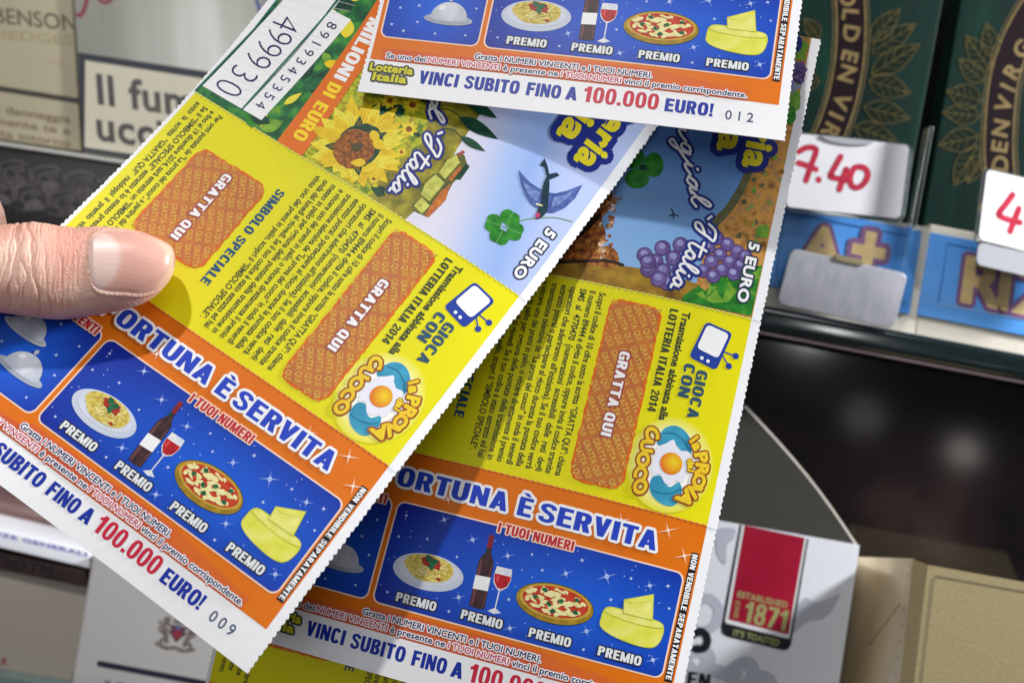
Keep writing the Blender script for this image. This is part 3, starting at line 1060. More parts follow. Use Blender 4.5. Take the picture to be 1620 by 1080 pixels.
def rolling_boxes():
    G = 'blue rolling paper boxes on the glass edged shelf'
    cream = mat('cream_card', (206, 200, 186), rough=0.4, var=0.03, **B)
    blue = mat('sky_blue_print', (84, 152, 222), rough=0.3, spec=0.5, rgb2=(70, 136, 212), vscale=3)
    lb = mat('light_blue_line', (130, 176, 222), var=0.04)
    db = mat('dark_blue_line', (30, 84, 156), var=0.04)
    gold = mat('gold_letter_print', (190, 168, 116), rgb2=(172, 146, 102), vscale=20)
    pur = mat('purple_outline_print', (112, 78, 118), var=0.06)

    def box(label, bl, br, tl, panel, inner, letters):
        s = face_sheet(bl, br, tl, 344)
        t = thing('rolling_paper_box', label, 'box', s.pt(s.W / 2, 0), G)
        slab('body', s, box_outline(s), 40, cream, t, 0.5)
        q = pxs(s, panel)
        slab('blue_panel', s, q, 1.6, blue, t, 0.25, h0=1.0)
        a = Art(60)
        pi = pxs(s, inner)
        a.ribbon(pi[:3], 0.35, 0, db)
        a.ribbon([pi[2], pi[3], pi[0]], 0.35, 0.3, lb)
        for ch, x, y, cap, ang in letters:
            a.fit(ch, s.px(x, y), math.radians(ang), cap, 1, gold, 0.04, outline=((0.065, pur),), kx=1.0, bubble=ch != '+')
        a.build('panel_print', s, t)
        return s
    box('blue rolling paper box partly covered by the metal plate', (1195, 486), (1446, 533), (1224, 314),
        [(1212, 452), (1437, 497), (1457, 366), (1238, 322)],
        [(1226, 440), (1240, 336), (1434, 374), (1418, 480)],
        [('A', 1260, 414, 11.5, 0), ('+', 1340, 428, 17, 0)])
    box('blue rolling paper box lettered RIZ behind the 4 euro tag', (1447, 535), (1720, 588), (1472, 354),
        [(1450, 498), (1690, 545), (1716, 414), (1471, 368)],
        [(1482, 480), (1497, 386), (1690, 424), (1674, 516)],
        [('R', 1516, 476, 13.5, 0), ('I', 1573, 487, 13.5, 0), ('Z', 1597, 492, 13.5, 0)])
    # bent metal plate hooked over the first box
    s = face_sheet((1229, 480), (1414, 521), (1252, 392), 336)
    t = thing('metal_plate', 'blank brushed metal plate hooked over the blue box', 'metal plate', s.pt(s.W / 2, 0))
    m = mat('brushed_metal', (168, 168, 178), rough=0.4, metal=0.35, spec=0.5, vscale=26, bump=0.06, bscale=60,
            stops=[(0.3, (154, 154, 162)), (0.5, (164, 164, 171)), (0.75, (178, 176, 185))], stretch=(1.2, 0.5, 1))
    slab('plate', s, rrect(0, 0, s.W, s.H, 2.3), 0.8, m, t, 0.25)
    c = s.px(1345, 404)
    slab('hook', s, rrect(c[0] - 4.2, s.H - 0.7, c[0] + 4.2, s.H + 1.0, 0.4), 3.0, mat('brass_edge', (184, 170, 132), rough=0.3, metal=0.7, var=0.1), t, 0.2, h0=0.5)


def right_shelf():
    s = face_sheet((1020, 488), (1900, 654), (1028, 448), 338)
    t = thing('shelf', 'black glass fronted shelf with glossy edge under the blue boxes', 'shelf', s.pt(s.W / 2, 0))
    gl = mat('glossy_black_edge', (10, 24, 26), rough=0.12, spec=0.8, var=0.2, coat=0.6)
    slab('edge', s, box_outline(s), 70, gl, t, 2.6, seg=5)
    tr = mat('trim_strip', (120, 104, 108), rough=0.3, metal=0.4, var=0.1)
    s1 = face_sheet((1020, 494), (1900, 660), (1021, 489), 339)
    slab('trim', s1, box_outline(s1), 4, tr, t, 0.2)
    s2 = face_sheet((900, 1080), (1900, 1270), (1019, 470), 352)
    fm = mat('smoked_glass', (28, 20, 22), rough=0.09, spec=0.5, vscale=2.2, coords='UV',
             stops=[(0.35, (12, 9, 11)), (0.55, (26, 18, 19)), (0.72, (44, 34, 33))])
    slab('smoked_panel', s2, box_outline(s2), 4, fm, t)
    # the clear divider between the pouches
    s3 = face_sheet((1442, 360), (1449, 361), (1471, 198), 330)
    o = slab('divider', s3, rrect(0, 0, s3.W, s3.H, 0.8), 5, MATS['clear_plastic'], None, 0.4)
    o['label'] = 'clear plastic divider standing between the two green pouches'
    o['category'] = 'divider'


def open_pack():
    s = face_sheet((1014, 1212), (1300, 1262), (1074, 812), 338)
    t = thing('cigarette_pack', 'white open topped cigarette pack with red label ESTABLISHED SINCE 1871', 'cigarette pack', s.pt(s.W / 2, 0), G_PACK)
    wm = mat('white_card', (238, 240, 246), rough=0.32, spec=0.5, var=0.02, **B)
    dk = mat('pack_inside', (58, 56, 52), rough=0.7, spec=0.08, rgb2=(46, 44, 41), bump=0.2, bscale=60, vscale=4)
    W, H = s.W, s.H
    slab('body', s, [(0, 0), (W, 0), (W, H), (0, H)], 0.5, wm, t)
    # side walls and back of the open carton
    for nm, c in (('side_wall', W - 0.5), ('side_wall', 0.0)):
        q = [s.pt(c, 0, -0.6), s.pt(c + 0.5, 0, -0.6), s.pt(c + 0.5, H - 0.2, -0.6), s.pt(c, H - 0.2, -0.6),
             s.pt(c, 0, -22), s.pt(c + 0.5, 0, -22), s.pt(c + 0.5, H - 0.2, -22), s.pt(c, H - 0.2, -22)]
        hexa(nm, q, wm, t)
    slab('back_wall', s, [(0, 0), (W, 0), (W, H - 3), (0, H - 3)], 0.5, dk, t, h0=-22.2)
    # lid flap standing up behind the mouth: its cut edge runs up and back
    A, Bp, D = P3(1354, 861, 339), P3(1178, 642, 352), P3(1060, 806, 339)
    E_ = P3(1000, 560, 356)
    bm_ = [A, Bp, E_, D]
    n = (Bp - A).cross(D - A).normalized() * S * 0.35
    if n.y < 0:
        n = -n
    edge = mat('cut_card_edge', (236, 230, 214), rough=0.5, var=0.05)
    side = (A - D).normalized()
    pts = [A + (Bp - A) * k / 8 + side * (2.3 * S * math.sin(math.pi * k / 8)) for k in range(9)]
    ring = [D] + pts + [E_]
    m_ = len(ring)
    mesh_obj('lid_flap', ring + [p + n for p in ring], [tuple(range(m_)), tuple(range(m_, 2 * m_))[::-1]] + [(k, k + m_, (k + 1) % m_ + m_, (k + 1) % m_) for k in range(m_)],
             [dk], None, None, t, smooth=False)
    V, F = [], []
    for p in pts:
        w = (Bp - A).cross(FWD).normalized() * S * 0.32
        V += [p - w - n * 0.6, p + w - n * 0.6, p + w + n * 1.6, p - w + n * 1.6]
    for i in range(8):
        for k in range(4):
            F.append((4 * i + k, 4 * i + (k + 1) % 4, 4 * i + 4 + (k + 1) % 4, 4 * i + 4 + k))
    F += [(0, 1, 2, 3), (35, 34, 33, 32)]
    mesh_obj('flap_edge', V, F, [edge], None, None, t, smooth=False)
    a = Art(4)
    gr = mat('grey_letter_print', (194, 196, 208), var=0.03)
    bk = mat('pack_black_print', (22, 26, 34), var=0.05)
    rd = mat('pack_red_print', (176, 26, 58), rgb2=(160, 18, 48), vscale=6, rough=0.28)
    gd = mat('pack_gold_print', (176, 176, 116), var=0.06, metal=0.2)
    # large pale lettering across the front
    a.fit('R', s.px(1112, 1108), math.radians(44), 15, 0, gr, 0.05)
    a.fit('B', s.px(1190, 1128), math.radians(50), 15, 0.3, gr, 0.05)
    a.poly(spline(pxs(s, [(1134, 836), (1162, 836), (1160, 852), (1150, 862), (1148, 892), (1136, 880), (1132, 858)]), 4, True), 0, gr)
    a.ribbon(pxs(s, [(1104, 950), (1122, 946), (1136, 962), (1132, 986), (1112, 998), (1098, 994)]), 3.0, 0, gr, 6)
    a.poly(spline(pxs(s, [(1258, 962), (1274, 944), (1284, 950), (1302, 950), (1328, 938), (1318, 962), (1302, 978), (1276, 984), (1250, 1004), (1252, 980)]), 4, True), 0, gr)
    a.ribbon(pxs(s, [(1098, 1002), (1110, 998), (1119, 1010), (1114, 1024), (1100, 1026)]), 2.4, 1, bk, 6)
    a.text('EN', s.px(1086, 1084), s.px(1122, 1089), 4.4, 1, bk, 0.04)
    # label
    a.poly(pxs(s, [(1171, 829), (1279, 852), (1251, 1020), (1246, 1027), (1238, 1028), (1150, 1006), (1142, 1000), (1141, 990)]), 1, bk)
    a.poly(pxs(s, [(1174, 829), (1276, 851), (1249, 1008), (1245, 1009), (1149, 985), (1147, 981)]), 2, MATS['white_ink'])
    a.poly(pxs(s, [(1178, 830), (1273, 850), (1247, 1003), (1152, 979)]), 3, rd)
    a.text('ESTABLISHED', s.px(1166, 943), s.px(1245, 961), 1.75, 4, gd, 0.03)
    a.text('1871', s.px(1175, 982), s.px(1243, 998), 6.2, 4, gd, 0.045)
    a.text('SINCE', s.px(1167, 977), s.px(1171, 950), 1.3, 4, gd, 0.02)
    a.text("IT'S TOASTED", s.px(1159, 1004), s.px(1232, 1021), 1.8, 4, gd, 0.03)
    a.build('front_print', s, t)


def right_gold_pack():
    m = mat('gold_card', (184, 169, 130), rough=0.34, spec=0.5, metal=0.35, vscale=120, rgb2=(170, 154, 114), bump=0.1, bscale=200)
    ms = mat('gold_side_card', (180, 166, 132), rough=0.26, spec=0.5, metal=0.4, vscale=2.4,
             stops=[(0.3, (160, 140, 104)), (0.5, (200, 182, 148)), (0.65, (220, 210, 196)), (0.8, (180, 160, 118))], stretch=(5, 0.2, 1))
    Y0, Y1 = 318, 350
    ftl, ftr, fbl, fbr = P3(1468, 893, Y0), P3(1760, 945, Y0), P3(1420, 1300, Y0), P3(1712, 1352, Y0)
    ctl, cbl = P3(1444, 883, Y0 + 4), P3(1400, 1300, Y0 + 4)
    btl, bbl = P3(1352, 880, Y1), P3(1300, 1300, Y1)
    sh = Sheet(fbl, (fbr - fbl).normalized() * S, (ftl - fbl).normalized() * S, C0)
    t = thing('cigarette_pack', 'plain gold cigarette pack with embossed frame, beside the white open pack', 'cigarette pack', fbl, G_PACK)
    btr, bbr = ftr + (btl - ctl), fbr + (btl - ctl)
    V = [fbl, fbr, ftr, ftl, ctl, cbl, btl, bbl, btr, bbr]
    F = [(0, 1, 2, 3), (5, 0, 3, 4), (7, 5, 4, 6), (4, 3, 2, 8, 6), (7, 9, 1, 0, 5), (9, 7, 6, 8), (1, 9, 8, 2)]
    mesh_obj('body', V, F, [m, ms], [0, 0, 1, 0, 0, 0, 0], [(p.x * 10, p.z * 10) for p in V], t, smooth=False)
    W, H = (fbr - fbl).length / S, (ftl - fbl).length / S
    hi = mat('gold_emboss', (206, 192, 156), rough=0.2, metal=0.6, var=0.05)
    dd = mat('gold_groove', (120, 104, 72), rough=0.4, metal=0.3, var=0.05)
    a = Art(4)
    a.ribbon([(1.6, 2), (1.6, H - 3.6), (2.6, H - 2.4), (W - 2, H - 2.4)], 0.35, 0, hi, 0)
    a.ribbon([(2.0, 2), (2.0, H - 3.8), (2.9, H - 2.8), (W - 2, H - 2.8)], 0.3, 0.4, dd, 0)
    a.build('embossed_frame', sh, t)
    a = Art(4)
    s2 = Sheet(cbl, (bbl - cbl).normalized() * S, (ctl - cbl).normalized() * S, C0)
    for k in range(9):
        x, y = 1424 - 5.6 * k, 955 + 7.4 * k
        a.ribbon([s2.px(x, y), s2.px(x - 3.5, y + 4.6)], 0.22, 0, dd)
    for k in range(7):
        x, y = 1437 - 3.3 * k, 910 + 26 * k
        a.poly(ell(*s2.px(x, y), 0.25, 0.25, 8), 0.2, hi)
    a.build('side_print', s2, t)


gold_pack()
silver_pack()
left_shelf()
lower_left()
tags()
pouches()
rolling_boxes()
right_shelf()
open_pack()
right_gold_pack()


# ------------------------------------------------------------------ lottery tickets
V1, V2, VT = 42.8, 84.5, 143.7        # the two perforated cross lines and the top edge
U0, U1 = 0.9, 83.1                    # printed width between the white perforated margins
POSES = {
    1: [-0.3348, 0.1699, 0.5862, -34.6281, -27.4064, 226.4783, 1.1745, 0.5368, -4.471, 5.1521, 3.4791, -2.9877, 1.6111],
    2: [-0.2411, 0.2038, 0.2303, 7.204, -9.3746, 230.8872, 3.7899, -4.2883, 0.8319, -0.5147, -2.2356, -0.8418, 1.5723],
    3: [-0.1017, 0.1037, 0.1702, 24.5244, -121.7486, 236.8876, 2.3111, 4.5097, -4.5222, 1.8948, 0.0346, 3.4258, 0.5946],
    4: [-0.16, 0.16, 0.185, 0.0, 0.0, 249.0, 1.0, -1.0, 0.8, 0, 0, 0, 0],
}
GROUP = 'scratch lottery tickets'


def paper(sheet, root, seed):
    """card with torn perforated long edges and straight cut short edges"""
    rnd = random.Random(seed)
    step = 0.41
    n = int(VT / step)
    left, right = [], []
    for i in range(n + 1):
        v = VT * i / n
        t = 0.20 if i % 3 == 1 else (-0.06 if i % 3 == 0 else 0.02)
        left.append((0.0 + t + rnd.uniform(-0.09, 0.09), v))
        t = 0.20 if i % 3 == 2 else (-0.06 if i % 3 == 0 else 0.02)
        right.append((85.0 - t + rnd.uniform(-0.09, 0.09), v))
    NU = 27
    V, F, UV = [], [], []
    for h in (0.0, -0.28):
        for i in range(n + 1):
            for k in range(NU + 1):
                u = left[i][0] + (right[i][0] - left[i][0]) * k / NU
                V.append(sheet.pt(u, left[i][1], h))
                UV.append((u / 100, left[i][1] / 100))
    R = NU + 1
    N = (n + 1) * R
    for i in range(n):
        for k in range(NU):
            q = (i * R + k, i * R + k + 1, (i + 1) * R + k + 1, (i + 1) * R + k)
            F.append(q)
            F.append(tuple(N + j for j in q[::-1]))
    for i in range(n):
        for k in (0, NU):
            a, b = i * R + k, (i + 1) * R + k
            F.append((a, b, N + b, N + a) if k == 0 else (b, a, N + a, N + b))
    for k in range(NU):
        for i in (0, n):
            a, b = i * R + k, i * R + k + 1
            F.append((b, a, N + a, N + b) if i == 0 else (a, b, N + b, N + a))
    o = mesh_obj('paper', V, F, [PAPER], None, UV, root)
    o.data.set_sharp_from_angle(angle=math.radians(50))


def dashes(a, v, u0, u1, layer, m1, m2):
    u = u0
    while u < u1 - 0.8:
        a.ribbon([(u, v + 0.1), (u + 0.8, v - 0.05)], 0.2, layer, m1, taper=True)
        a.ribbon([(u + 0.1, v - 0.16), (u + 0.9, v - 0.28)], 0.16, layer + 0.3, m2, taper=True)
        u += 1.25


def cloche(sheet, parent, u, v, k=1.0):
    a = Art(6)
    a.poly(ell(u, v, 5.15 * k, 1.25 * k, 32), 0, SILVER)
    a.poly(ell(u, v + 0.15, 4.6 * k, 0.85 * k, 32), 1, mat('silver_rim_ink', (168, 176, 190), var=0.05, **P))
    dome = [(u + 3.9 * k * math.cos(t), v + 0.25 + 3.7 * k * math.sin(t)) for t in [math.pi * i / 24 for i in range(25)]]
    base = [(u - 3.9 * k * math.cos(t), v + 0.25 - 0.7 * k * math.sin(t)) for t in [math.pi * i / 12 for i in range(1, 12)]]
    a.poly(dome + base, 2, mat('silver_dome_ink', (210, 215, 224), rgb2=(158, 166, 182), vscale=16, **P))
    a.poly(ell(u - 1.7 * k, v + 2.5 * k, 0.75 * k, 0.5 * k, 12, 0.5), 3, WHITE)
    a.poly(ell(u - 0.2, v + 4.6 * k, 0.42 * k, 0.55 * k, 12), 3, SILVER)
    a.build('serving_cloche', sheet, parent)


def prize_panel(sheet, root, serial, seed):
    rnd = random.Random(7)
    a = Art(1)
    a.rect(U0, 7.55, U1, V1, 0, ORANGE)
    # the warm red print under the rules at the foot
    a.poly([(3, 7.55), (76.5, 7.55), (77.5, 9.8), (58.6, 12.0), (24, 12.0), (22, 10.4), (3, 10.2)], 0.6, mat('rust_ink', (206, 92, 50), rgb2=(214, 104, 34), vscale=14, **P))
    for (x0, x1, m) in ((1.9, 22.5, BOXBLUE2), (23.8, 80.75, BOXBLUE)):
        a.poly(rrect(x0 - 0.22, 12.7, x1 + 0.22, 33.0, 1.7), 1, FRAME)
        a.poly(rrect(x0 + 0.1, 13.0, x1 - 0.1, 32.7, 1.45), 2, m)
    W2 = (0.062, WHITE)
    # sparkles
    big = {(33.7, 31.4), (40.2, 29.0), (47.6, 27.7), (59.2, 27.2), (66.8, 28.6), (75.0, 29.0), (51.3, 14.7), (78.5, 15.8), (40.3, 17.8), (65.4, 17.8)}
    stars = [(26.0, 30.4), (33.7, 31.4), (25.6, 26.1), (31.4, 27.0), (40.2, 29.0), (38.0, 25.1), (47.6, 27.7), (52.1, 29.1), (61.6, 30.4), (54.7, 26.7), (59.2, 27.2), (66.8, 28.6),
             (71.3, 29.4), (75.0, 29.0), (78.3, 29.8), (26.3, 15.3), (39.1, 14.8), (40.3, 17.8), (49.8, 19.8), (51.3, 14.7), (68.5, 24.6), (79.4, 25.8), (65.4, 17.8), (65.6, 14.4), (78.5, 15.8),
             (4.7, 19.7), (8.6, 20.6), (20.7, 21.2), (9.0, 16.9), (3.7, 15.8), (6.5, 14.6), (13.2, 14.7), (19.6, 15.0), (20.4, 28.2), (18.2, 24.4), (5, 27), (6.2, 31), (14.6, 29.6)]
    for i, (u, v) in enumerate(stars):
        r = 1.75 if (u, v) in big else rnd.uniform(0.55, 1.05)
        if (u, v) == (66.8, 28.6):
            r = 2.5
        a.star(u, v, r * 0.86, 3.2, mat('sparkle_ray_ink', (150, 176, 238), var=0.03, **P), 0.5 + rnd.uniform(-0.1, 0.1))
        a.poly(ell(u, v, r * 0.12 + 0.14, r * 0.12 + 0.14, 10), 3.0, LIGHTDOT)
    for i in range(46):
        u, v = rnd.uniform(24.6, 80), rnd.uniform(13.6, 32)
        a.poly(ell(u, v, 0.10, 0.10, 6), 3.0, LIGHTDOT)
    for u, v, r in ((76.1, 40.0, 2.1), (80.1, 36.1, 2.1), (33.4, 35.4, 1.6), (67.2, 39.6, 1.8), (8, 40.6, 1.6)):
        a.star(u, v, r, 3.2, mat('warm_sparkle_ink', (250, 226, 206), var=0.02, **P), 0.45)
        a.poly(ell(u, v, 0.3, 0.3, 10), 3.0, WHITE)
    # title
    a.text('ORTUNA', (22.2, 35.75), (45.2, 35.75), 3.65, 4, TBLUE, 0.06, outline=((0.1, WHITE),))
    a.text('È', (47.3, 35.7), (50.1, 35.7), 3.65, 4, TBLUE, 0.06, outline=((0.1, WHITE),))
    a.text('SERVITA', (51.6, 35.6), (74.6, 35.6), 3.65, 4, TBLUE, 0.06, outline=((0.1, WHITE),))
    a.text('LA F', (8.2, 35.75), (21.2, 35.75), 3.65, 4, TBLUE, 0.06, outline=((0.1, WHITE),))
    for s, u0, u1 in (('I TUOI NUMERI', 44.5, 59.5), ('NUMERI VINCENTI', 3.6, 21.2)):
        a.text(s, (u0, 31.6), (u1, 31.6), 1.9, 4, mat('crimson_ink', (186, 44, 58), var=0.05, **P), 0.05, outline=((0.09, FRAME),))
    # prize captions
    for u0, u1 in ((28.3, 36.5), (41.6, 49.8), (55.0, 63.1), (68.3, 76.5)):
        a.text('PREMIO', (u0, 14.1), (u1, 14.1), 1.75, 4, mat('caption_ink', (226, 230, 232), var=0.02, **P), 0.065, outline=((0.09, BLACK),))
    # rules
    o2 = ((0.2, REDGLOW), (0.11, WHITE))
    a.text('Gratta i NUMERI VINCENTI e I TUOI NUMERI.', (22.5, 10.0), (58.4, 10.0), 1.25, 4, NAVY, 0.016, outline=o2)
    a.text('Se uno dei', (4.2, 8.1), (12.6, 8.1), 1.25, 4, NAVY, 0.016, outline=o2)
    a.text('NUMERI VINCENTI', (13.1, 8.1), (28.1, 8.1), 1.25, 4, mat('rose_ink', (196, 66, 96), var=0.05, **P), 0.018, outline=o2)
    a.text('è presente ne', (28.8, 8.1), (40.0, 8.1), 1.25, 4, NAVY, 0.016, outline=o2)
    a.text('I TUOI NUMERI', (40.6, 8.1), (52.6, 8.1), 1.25, 4, MATS['rose_ink'], 0.018, outline=o2)
    a.text('vinci il premio corrispondente.', (53.2, 8.1), (76.9, 8.1), 1.25, 4, NAVY, 0.016, outline=o2)
    # foot line
    a.text('Lotteria', (1.3, 5.0), (10.6, 5.0), 1.75, 2, mat('logo_green_yellow_ink', (206, 200, 40), var=0.05, **P), 0.05, outline=((0.14, mat('olive_outline_ink', (54, 62, 58), var=0.1, **P)),), bubble=True)
    a.text('Italia', (2.4, 2.9), (9.7, 2.9), 1.75, 2.4, MATS['logo_green_yellow_ink'], 0.05, outline=((0.14, MATS['olive_outline_ink']),), bubble=True)
    for s, u0, u1 in (('VINCI', 12.1, 20.3), ('SUBITO', 21.7, 32.9), ('FINO', 34.4, 41.3), ('A', 42.3, 44.6)):
        a.text(s, (u0, 3.35), (u1, 3.35), 2.85, 2, BLUE, 0.08, shear=0.1)
    a.text('100.000', (45.8, 3.3), (60.5, 3.3), 3.4, 2, RED, 0.085)
    a.text('EURO!', (61.8, 3.25), (71.0, 3.25), 2.8, 2, BLUE, 0.08, shear=0.06)
    num = mat('serial_ink', (70, 84, 112), var=0.06, **P)
    for i, ch in enumerate(serial):
        a.fit(ch, (74.0 + 2.05 * i, 4.05), 0.0, 1.95, 2, num, 0.008, center=True, kx=0.95)
    # side strip
    a.rect(81.3, 12.6, 82.75, 37.2, 1, BLACK)
    a.text('NON VENDIBILE SEPARATAMENTE', (81.52, 36.9), (81.52, 13.0), 1.05, 2, WHITE, 0.035, shear=0.1)
    dashes(a, V1, U0, U1, 1.5, PERFO, mat('perforation_dark_orange', (150, 74, 26), var=0.1, **P))
    grey = mat('perforation_tick', (186, 196, 206), var=0.05, **P)
    a.ribbon([(83.3, V1 - 0.2), (84.7, V1 - 0.4)], 0.16, 1.5, grey)
    panel = a.build('prize_panel', sheet, root)
    # pictures
    cloche(sheet, panel, 15.3, 18.1)
    cloche(sheet, panel, 10.6, 24.6, 0.95)
    a = Art(5)
    a.poly(ell(33.2, 20.9, 7.15, 3.45, 44, 0.04), 0, PLATE)
    a.poly(ell(33.2, 21.25, 6.1, 2.75, 40, 0.04), 1, mat('plate_well_ink', (206, 212, 226), var=0.03, **P))
    a.poly(blob(33.1, 21.75, 4.9, 2.5, rnd, 18, 0.07), 2, PASTA)
    for i in range(46):
        t = rnd.uniform(0, 6.28)
        r0 = rnd.uniform(0.2, 0.95)
        cu, cv = 33.1 + 4.1 * r0 * math.cos(t), 21.75 + 2.0 * r0 * math.sin(t)
        ph, cr = rnd.uniform(0, 6.28), rnd.uniform(0.4, 1.2)
        a.ribbon([(cu + cr * 1.2 * math.cos(ph + k * 0.55), cv + cr * 0.6 * math.sin(ph + k * 0.55)) for k in range(6)], 0.17, 3 + 0.02 * i, rnd.choice([PASTAL, PASTAD, PASTA, PASTAL]))
    a.poly(blob(33.4, 22.75, 2.2, 1.05, rnd, 16, 0.22), 5, SAUCE)
    for du, dv, an in ((-0.5, 0.3, 2.4), (0.5, 0.2, 0.3), (0.1, -0.1, -1.2)):
        a.poly(bezier_leaf(33.3, 22.9, an, 1.7, 0.6), 6 + 0.2 * du, BASIL)
    a.poly(blob(35.6, 20.1, 0.55, 0.3, rnd, 8, 0.2), 5, SAUCE)
    a.build('pasta_picture', sheet, panel)
    a = Art(5)
    bl = lambda x, y: (44.15 + x - (y - 16.7) * 0.033, y)
    body = [bl(-1.52, 16.85), bl(0, 16.65), bl(1.52, 16.9), bl(1.5, 25.2), bl(1.3, 26.1), bl(0.62, 27.2), bl(0.46, 28), bl(0.44, 30.6), bl(-0.44, 30.6), bl(-0.46, 28), bl(-0.62, 27.2), bl(-1.3, 26.1), bl(-1.5, 25.2)]
    a.poly(body, 0, BOTTLE)
    a.poly([bl(-1.3, 17.1), bl(-0.75, 17), bl(-0.7, 25.4), bl(-1.0, 26), bl(-1.3, 25.2)], 1, BOTTLEL)
    a.poly([bl(1.05, 17.1), bl(1.3, 17.1), bl(1.28, 25.2), bl(1.05, 25.8)], 1, BOTTLEL)
    a.poly([bl(-1.5, 20.1), bl(1.5, 20.3), bl(1.5, 22.9), bl(-1.5, 22.7)], 2, WHITE)
    a.poly([bl(-0.5, 28.2), bl(0.5, 28.2), bl(0.48, 30.75), bl(-0.48, 30.75)], 2, FOIL)
    a.poly([bl(-0.6, 27.3), bl(-0.1, 27.3), bl(-0.1, 28.2), bl(-0.45, 28.2)], 1.4, DKGREEN)
    a.build('wine_bottle_picture', sheet, panel)
    a = Art(5)
    g = lambda x, y: (47.6 + x - (y - 20) * 0.02, y)
    a.poly([g(-1.42, 25.3), g(1.6, 25.4), g(1.82, 23.4), g(1.45, 21.9), g(0.5, 21.1), g(0.2, 20.9), g(0.16, 17.6), g(1.35, 16.95), g(0, 16.5), g(-1.3, 16.75), g(-0.1, 17.6), g(-0.06, 20.9), g(-0.6, 21.2), g(-1.45, 22.3), g(-1.6, 23.6)], 0, GLASSW)
    a.poly([g(-1.5, 23.9), g(1.66, 24.0), g(1.7, 23.3), g(1.3, 22.0), g(0.4, 21.35), g(-0.5, 21.4), g(-1.25, 22.4), g(-1.5, 23.4)], 1, WINE)
    a.poly([g(-0.9, 23.6), g(-0.5, 23.6), g(-0.6, 22.4), g(-0.9, 22.6)], 2, mat('wine_light_ink', (226, 84, 84), var=0.05, **P))
    a.build('wine_glass_picture', sheet, panel)
    a = Art(5)
    a.poly(ell(58.45, 21.2, 7.5, 3.75, 48, 0.03), 0, DKGREEN)
    a.poly(ell(58.45, 21.2, 7.4, 3.62, 48, 0.03), 0.6, CRUST)
    a.poly(ell(58.5, 21.55, 6.9, 3.1, 48, 0.03), 1, mat('crust_light_ink', (206, 170, 70), rgb2=(190, 150, 50), vscale=60, **P))
    a.poly(ell(58.5, 21.6, 6.3, 2.75, 44, 0.03), 2, mat('pizza_sauce_ink', (204, 70, 40), rgb2=(180, 46, 34), vscale=90, **P))
    k = 0
    while k < 64:
        u, v = rnd.uniform(-5.8, 5.8), rnd.uniform(-2.4, 2.4)
        if (u / 5.7) ** 2 + (v / 2.3) ** 2 < 1:
            a.poly(blob(58.5 + u, 21.65 + v, rnd.uniform(0.35, 0.95), rnd.uniform(0.2, 0.42), rnd, 7, 0.4, rnd.uniform(-0.5, 0.5)), 3 + k * 0.02, MOZZ)
            k += 1
    for u, v in ((54.6, 21.6), (56.2, 23.3), (57.4, 20.9), (59.4, 22.0), (62.4, 22.9), (58.4, 19.8), (62.6, 20.6)):
        a.poly(blob(u, v, 0.55, 0.36, rnd, 8, 0.3), 5, BASIL)
    a.build('pizza_picture', sheet, panel)
    a = Art(5)
    wheel = [(67.5, 20.9), (67.6, 19.6), (68.8, 18.7), (71.2, 18.05), (75.0, 17.65), (77.6, 17.9), (78.8, 18.9), (79.25, 20.6), (79.2, 21.9), (78.6, 22.7), (77.0, 23.0), (71.0, 23.35), (68.6, 23.2), (67.7, 22.4)]
    a.poly(spline(wheel, 4, True), 1, CHEESE)
    ww = [(p[0] + (p[0] - 73.4) * 0.016, p[1] + (p[1] - 20.4) * 0.04) for p in wheel]
    a.poly(spline(ww, 4, True), 0, CHEESED)
    a.poly(spline([(68.0, 22.3), (70.0, 21.8), (74.0, 21.5), (77.6, 21.7), (79.0, 22.1), (78.4, 22.6), (77.0, 22.85), (71.0, 23.15), (68.7, 23.0)], 4, True), 1.5, CHEESE2)
    a.ribbon([(67.8, 22.2), (70.0, 21.75), (74.0, 21.45), (77.6, 21.6), (79.1, 22.0)], 0.12, 1.8, CHEESED, 4)
    a.poly([(70.85, 25.3), (76.1, 27.7), (77.0, 22.75), (71.25, 22.7)], 2, CHEESED)
    a.poly([(71.0, 25.2), (76.0, 27.5), (76.85, 22.9), (71.35, 22.8)], 3, CHEESE2)
    a.poly([(71.0, 25.2), (76.0, 27.5), (75.9, 26.3), (72.6, 25.0)], 4, CHEESE)
    a.build('cheese_picture', sheet, panel)
    return panel


PARA = ['Scopri il codice di 10 cifre sotto la scritta “GRATTA QUI”: chiama',
        'il numero 89444 e digita il codice, oppure invia il codice tramite',
        'SMS  al  4770470  (numerazioni  accessibili  dalle  reti  degli',
        'operatori che aderiranno all’iniziativa). Se il tuo codice verrà',
        'estratto potrai o partecipare al gioco durante la puntata della',
        'trasmissione televisiva de “La prova del cuoco” in onda il venerdì',
        'e vincere uno dei premi in palio, o vincere direttamente il premio',
        'messo in palio per ognuna delle puntate della trasmissione in',
        'onda dal lunedì al giovedì. Se il tuo codice è stato estratto ed hai',
        'vinto uno dei premi in palio, scopri il “SIMBOLO SPECIALE”.']
PARA2 = ['Per ogni puntata de “La prova del cuoco”, a partire dal 15 settembre',
         'e fino al 19 dicembre 2014, sarà estratto un “SIMBOLO vincente',
         'Se il “SIMBOLO SPECIALE” estratto è lo stesso presente',
         'sotto  la  scritta  “GRATTA QUI”  raddoppi  il  premio  vinto.']


